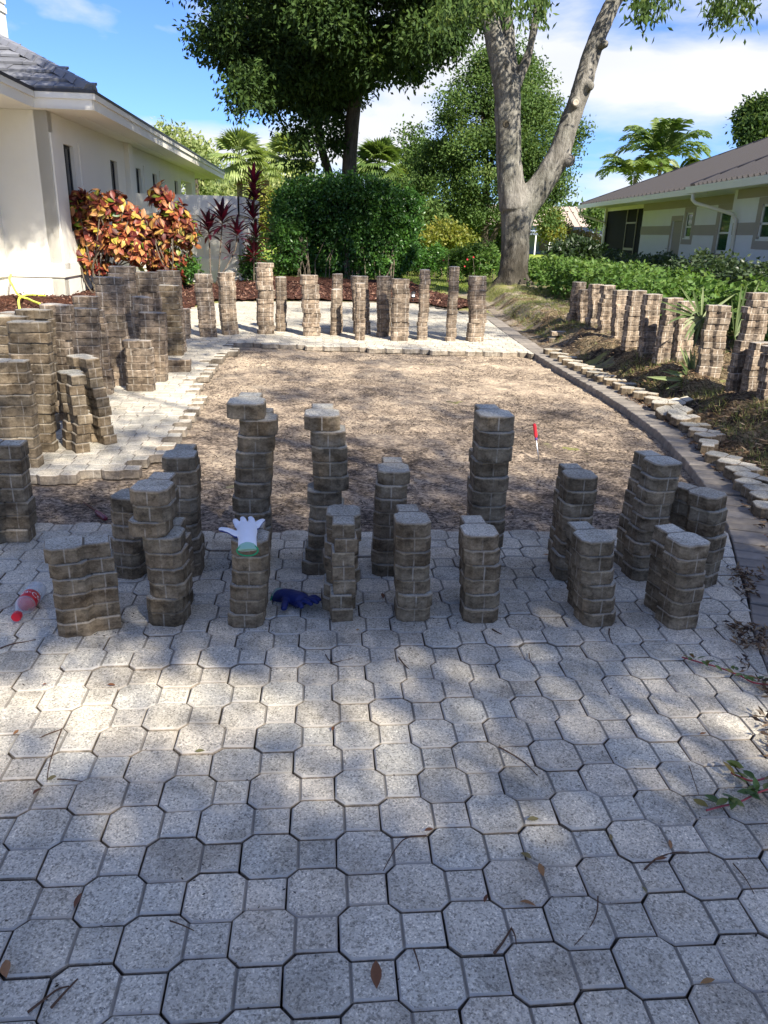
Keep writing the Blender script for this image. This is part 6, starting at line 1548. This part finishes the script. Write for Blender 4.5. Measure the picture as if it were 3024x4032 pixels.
DL = [('brown oval leaf lying on a paver at the bottom centre', CA(1640, 1490), 92, .075), ('orange brown leaf on the joint at the left, under the V shaped twig', CA(228, 628), 5, .045),
      ('green folded leaf standing in a joint at the left', CA(162, 680), 75, .045), ('small orange leaf above the second sunlit octagon from the left', CA(485, 217), 5, .035),
      ('brown leaf in the joint above the middle sunlit square', CA(870, 508), 3, .04), ('dark leaf poking from the joint at the left picture edge', CA(30, 1460), 120, .07),
      ('pale curled leaf in a joint at the lower left', CA(342, 1160), 80, .05), ('orange leaf at the left of the round sun patch', CB(205, 838), 30, .038),
      ('brown leaf at the top of an octagon right of the round sun patch', CB(650, 792), 8, .045), ('long brown leaf edge sunk in a diagonal joint right of the sun patch', CB(622, 945), 130, .05),
      ('dark brown leaf upright in the joint right of the pale octagon', CB(688, 1010), 95, .05), ('small tan leaf below the round sun patch', CB(450, 1135), 60, .03),
      ('tan leaf standing on the corner of an octagon, lower right', CB(1238, 900), 85, .035), ('golden leaf on an octagon left of the standing tan leaf', CB(985, 870), 80, .028),
      ('pale leaf curled in the joint under the standing tan leaf', CB(1128, 1090), 100, .03), ('brown leaf with the bent twig at the lower right', CB(1195, 970), 5, .05),
      ('long brown leaf along a joint beneath the pale octagon', CB(630, 1150), 4, .055), ('orange leaf in the row of joints near the right litter', CB(1380, 425), 8, .03),
      ('brown leaf in the lower right joint near the picture corner', CB(1400, 1490), 8, .045), ('tiny dark red leaf on the joint in front of the front stacks', C8(510, 1048), 20, .022),
      ('red brown leaf right of the second row stack leaning right', (2150, 2186), 0, .04), ('pale green leaf standing near the front stack with forward square ends', C8(675, 830), 100, .05),
      ('yellow brown leaf beside the label of the soda bottle', (125, 2400), 40, .045), ('tan leaf on the brick border at the right picture edge', (3005, 2265), 5, .05),
      ('yellow curled leaf further up on the brick border', (3012, 2108), 20, .03), ('small orange leaf in the joint near the left edge, mid paving', CA(70, 425), 70, .03),
      ('orange leaf fragment in the joint right of the middle sun band', CA(1450, 410), 80, .03), ('brown leaf on the joint at the left end of the sunlit pavers', CA(195, 215), 60, .025)]
DLM = []
for k in range(4):
    vs, fs = big_leaf(1.0, .42, 80 + k, random.uniform(-.25, .35), .18); mb = MB(); mb.add([(x, y - .5, z + .06) for x, y, z in vs], fs); DLM.append(mb.mesh('fallen_leaf', M['dry_leaf'], True))
for lab, (x, y), a_, s_ in DL:
    g = G(x, y, .006); o = link('fallen_leaf', random.choice(DLM), None, (g[0], g[1], .007), (random.uniform(-.15, .3), random.uniform(-.4, .4), R(a_ - 90))); s_ *= .72; o.scale = (s_, s_, s_)
    tag(o, lab, 'leaf', 'fallen leaves on the paving')
# fine litter in the joints
n = 2600; x = rng.uniform(-1.6, 1.4, n); y = 1.0 + rng.random(n) ** 1.3 * 2.7
for _r, _t, _k in front.values():
    bx_, by_ = _r.location.x, _r.location.y; x = np.concatenate([x, bx_ + rng.normal(size=260) * .10]); y = np.concatenate([y, by_ + rng.normal(size=260) * .09])
n = len(x)
stuff(quads('joint_debris', x, y, np.full(n, -.002), rng.uniform(.004, .013, n), M['crumb'], np.clip(rng.normal(.2, .2, n), 0, 1), .2), 'tiny dark bits scattered on the front paving', 'debris')
def creeper(label, pts, n_, ls):
    t_ = thing('creeper', label, 'vine', group='creepers reaching over the paving'); pp = catmull([G(x, y, .012) for x, y in pts], 6); mb = MB(); mb.tube(pp, .0028, 5); mb.build('stem', simple('red_stem', (.30, .05, .06), .6, .3), t_)
    for k in range(n_):
        p = pp[random.randrange(2, len(pp))]; o = link('leaf', random.choice(DLM), t_, (p[0] + random.gauss(0, .012), p[1] + random.gauss(0, .012), .016 + random.random() * .012), (random.uniform(-.4, .4), random.uniform(-.5, .5), random.random() * 6.28)); o.scale = (ls, ls, ls)
        o.data = random.choice(GLM)
GLM = []
M['vine_leaf'] = mat_leaf('vine_leaf', gr(1, (.03, .07, .02), (.07, .13, .03), (.14, .17, .04), (.20, .08, .04)), .4, .3, objrand=True)
for k in range(3):
    me = DLM[k].copy(); me.materials.clear(); me.materials.append(M['vine_leaf']); GLM.append(me)
creeper('red stemmed creeper with green leaves crossing the right edge, higher one', [CB(1290, 95), CB(1370, 118), CB(1450, 140), CB(1540, 175), CB(1600, 205), CB(1690, 215)], 24, .032)
creeper('red stemmed creeper with green leaves at the right edge, lower one', [CB(1395, 752), CB(1460, 735), CB(1540, 715), CB(1620, 675), CB(1700, 650)], 16, .045)
creeper('short dry creeper tip between the two green ones at the right edge', [CB(1500, 590), CB(1540, 610), CB(1600, 625), CB(1690, 600)], 9, .05)
n = 5200; yy = rng.uniform(1.3, 3.3, n); xx = xb(yy) - .10 + np.abs(rng.normal(size=n)) * .25; k_ = fbm(xx, yy, 5, 4, 3) > np.where(yy > 2.7, .62, .44)
stuff(quads('edge_litter', xx[k_], yy[k_], np.full(k_.sum(), .008) + rng.random(k_.sum()) * .02, rng.uniform(.012, .042, k_.sum()), M['litter'], np.clip(rng.normal(.3, .28, k_.sum()), 0, 1), .3, .3), 'dark leaf litter spilling over the right edge of the front paving', 'leaf litter')
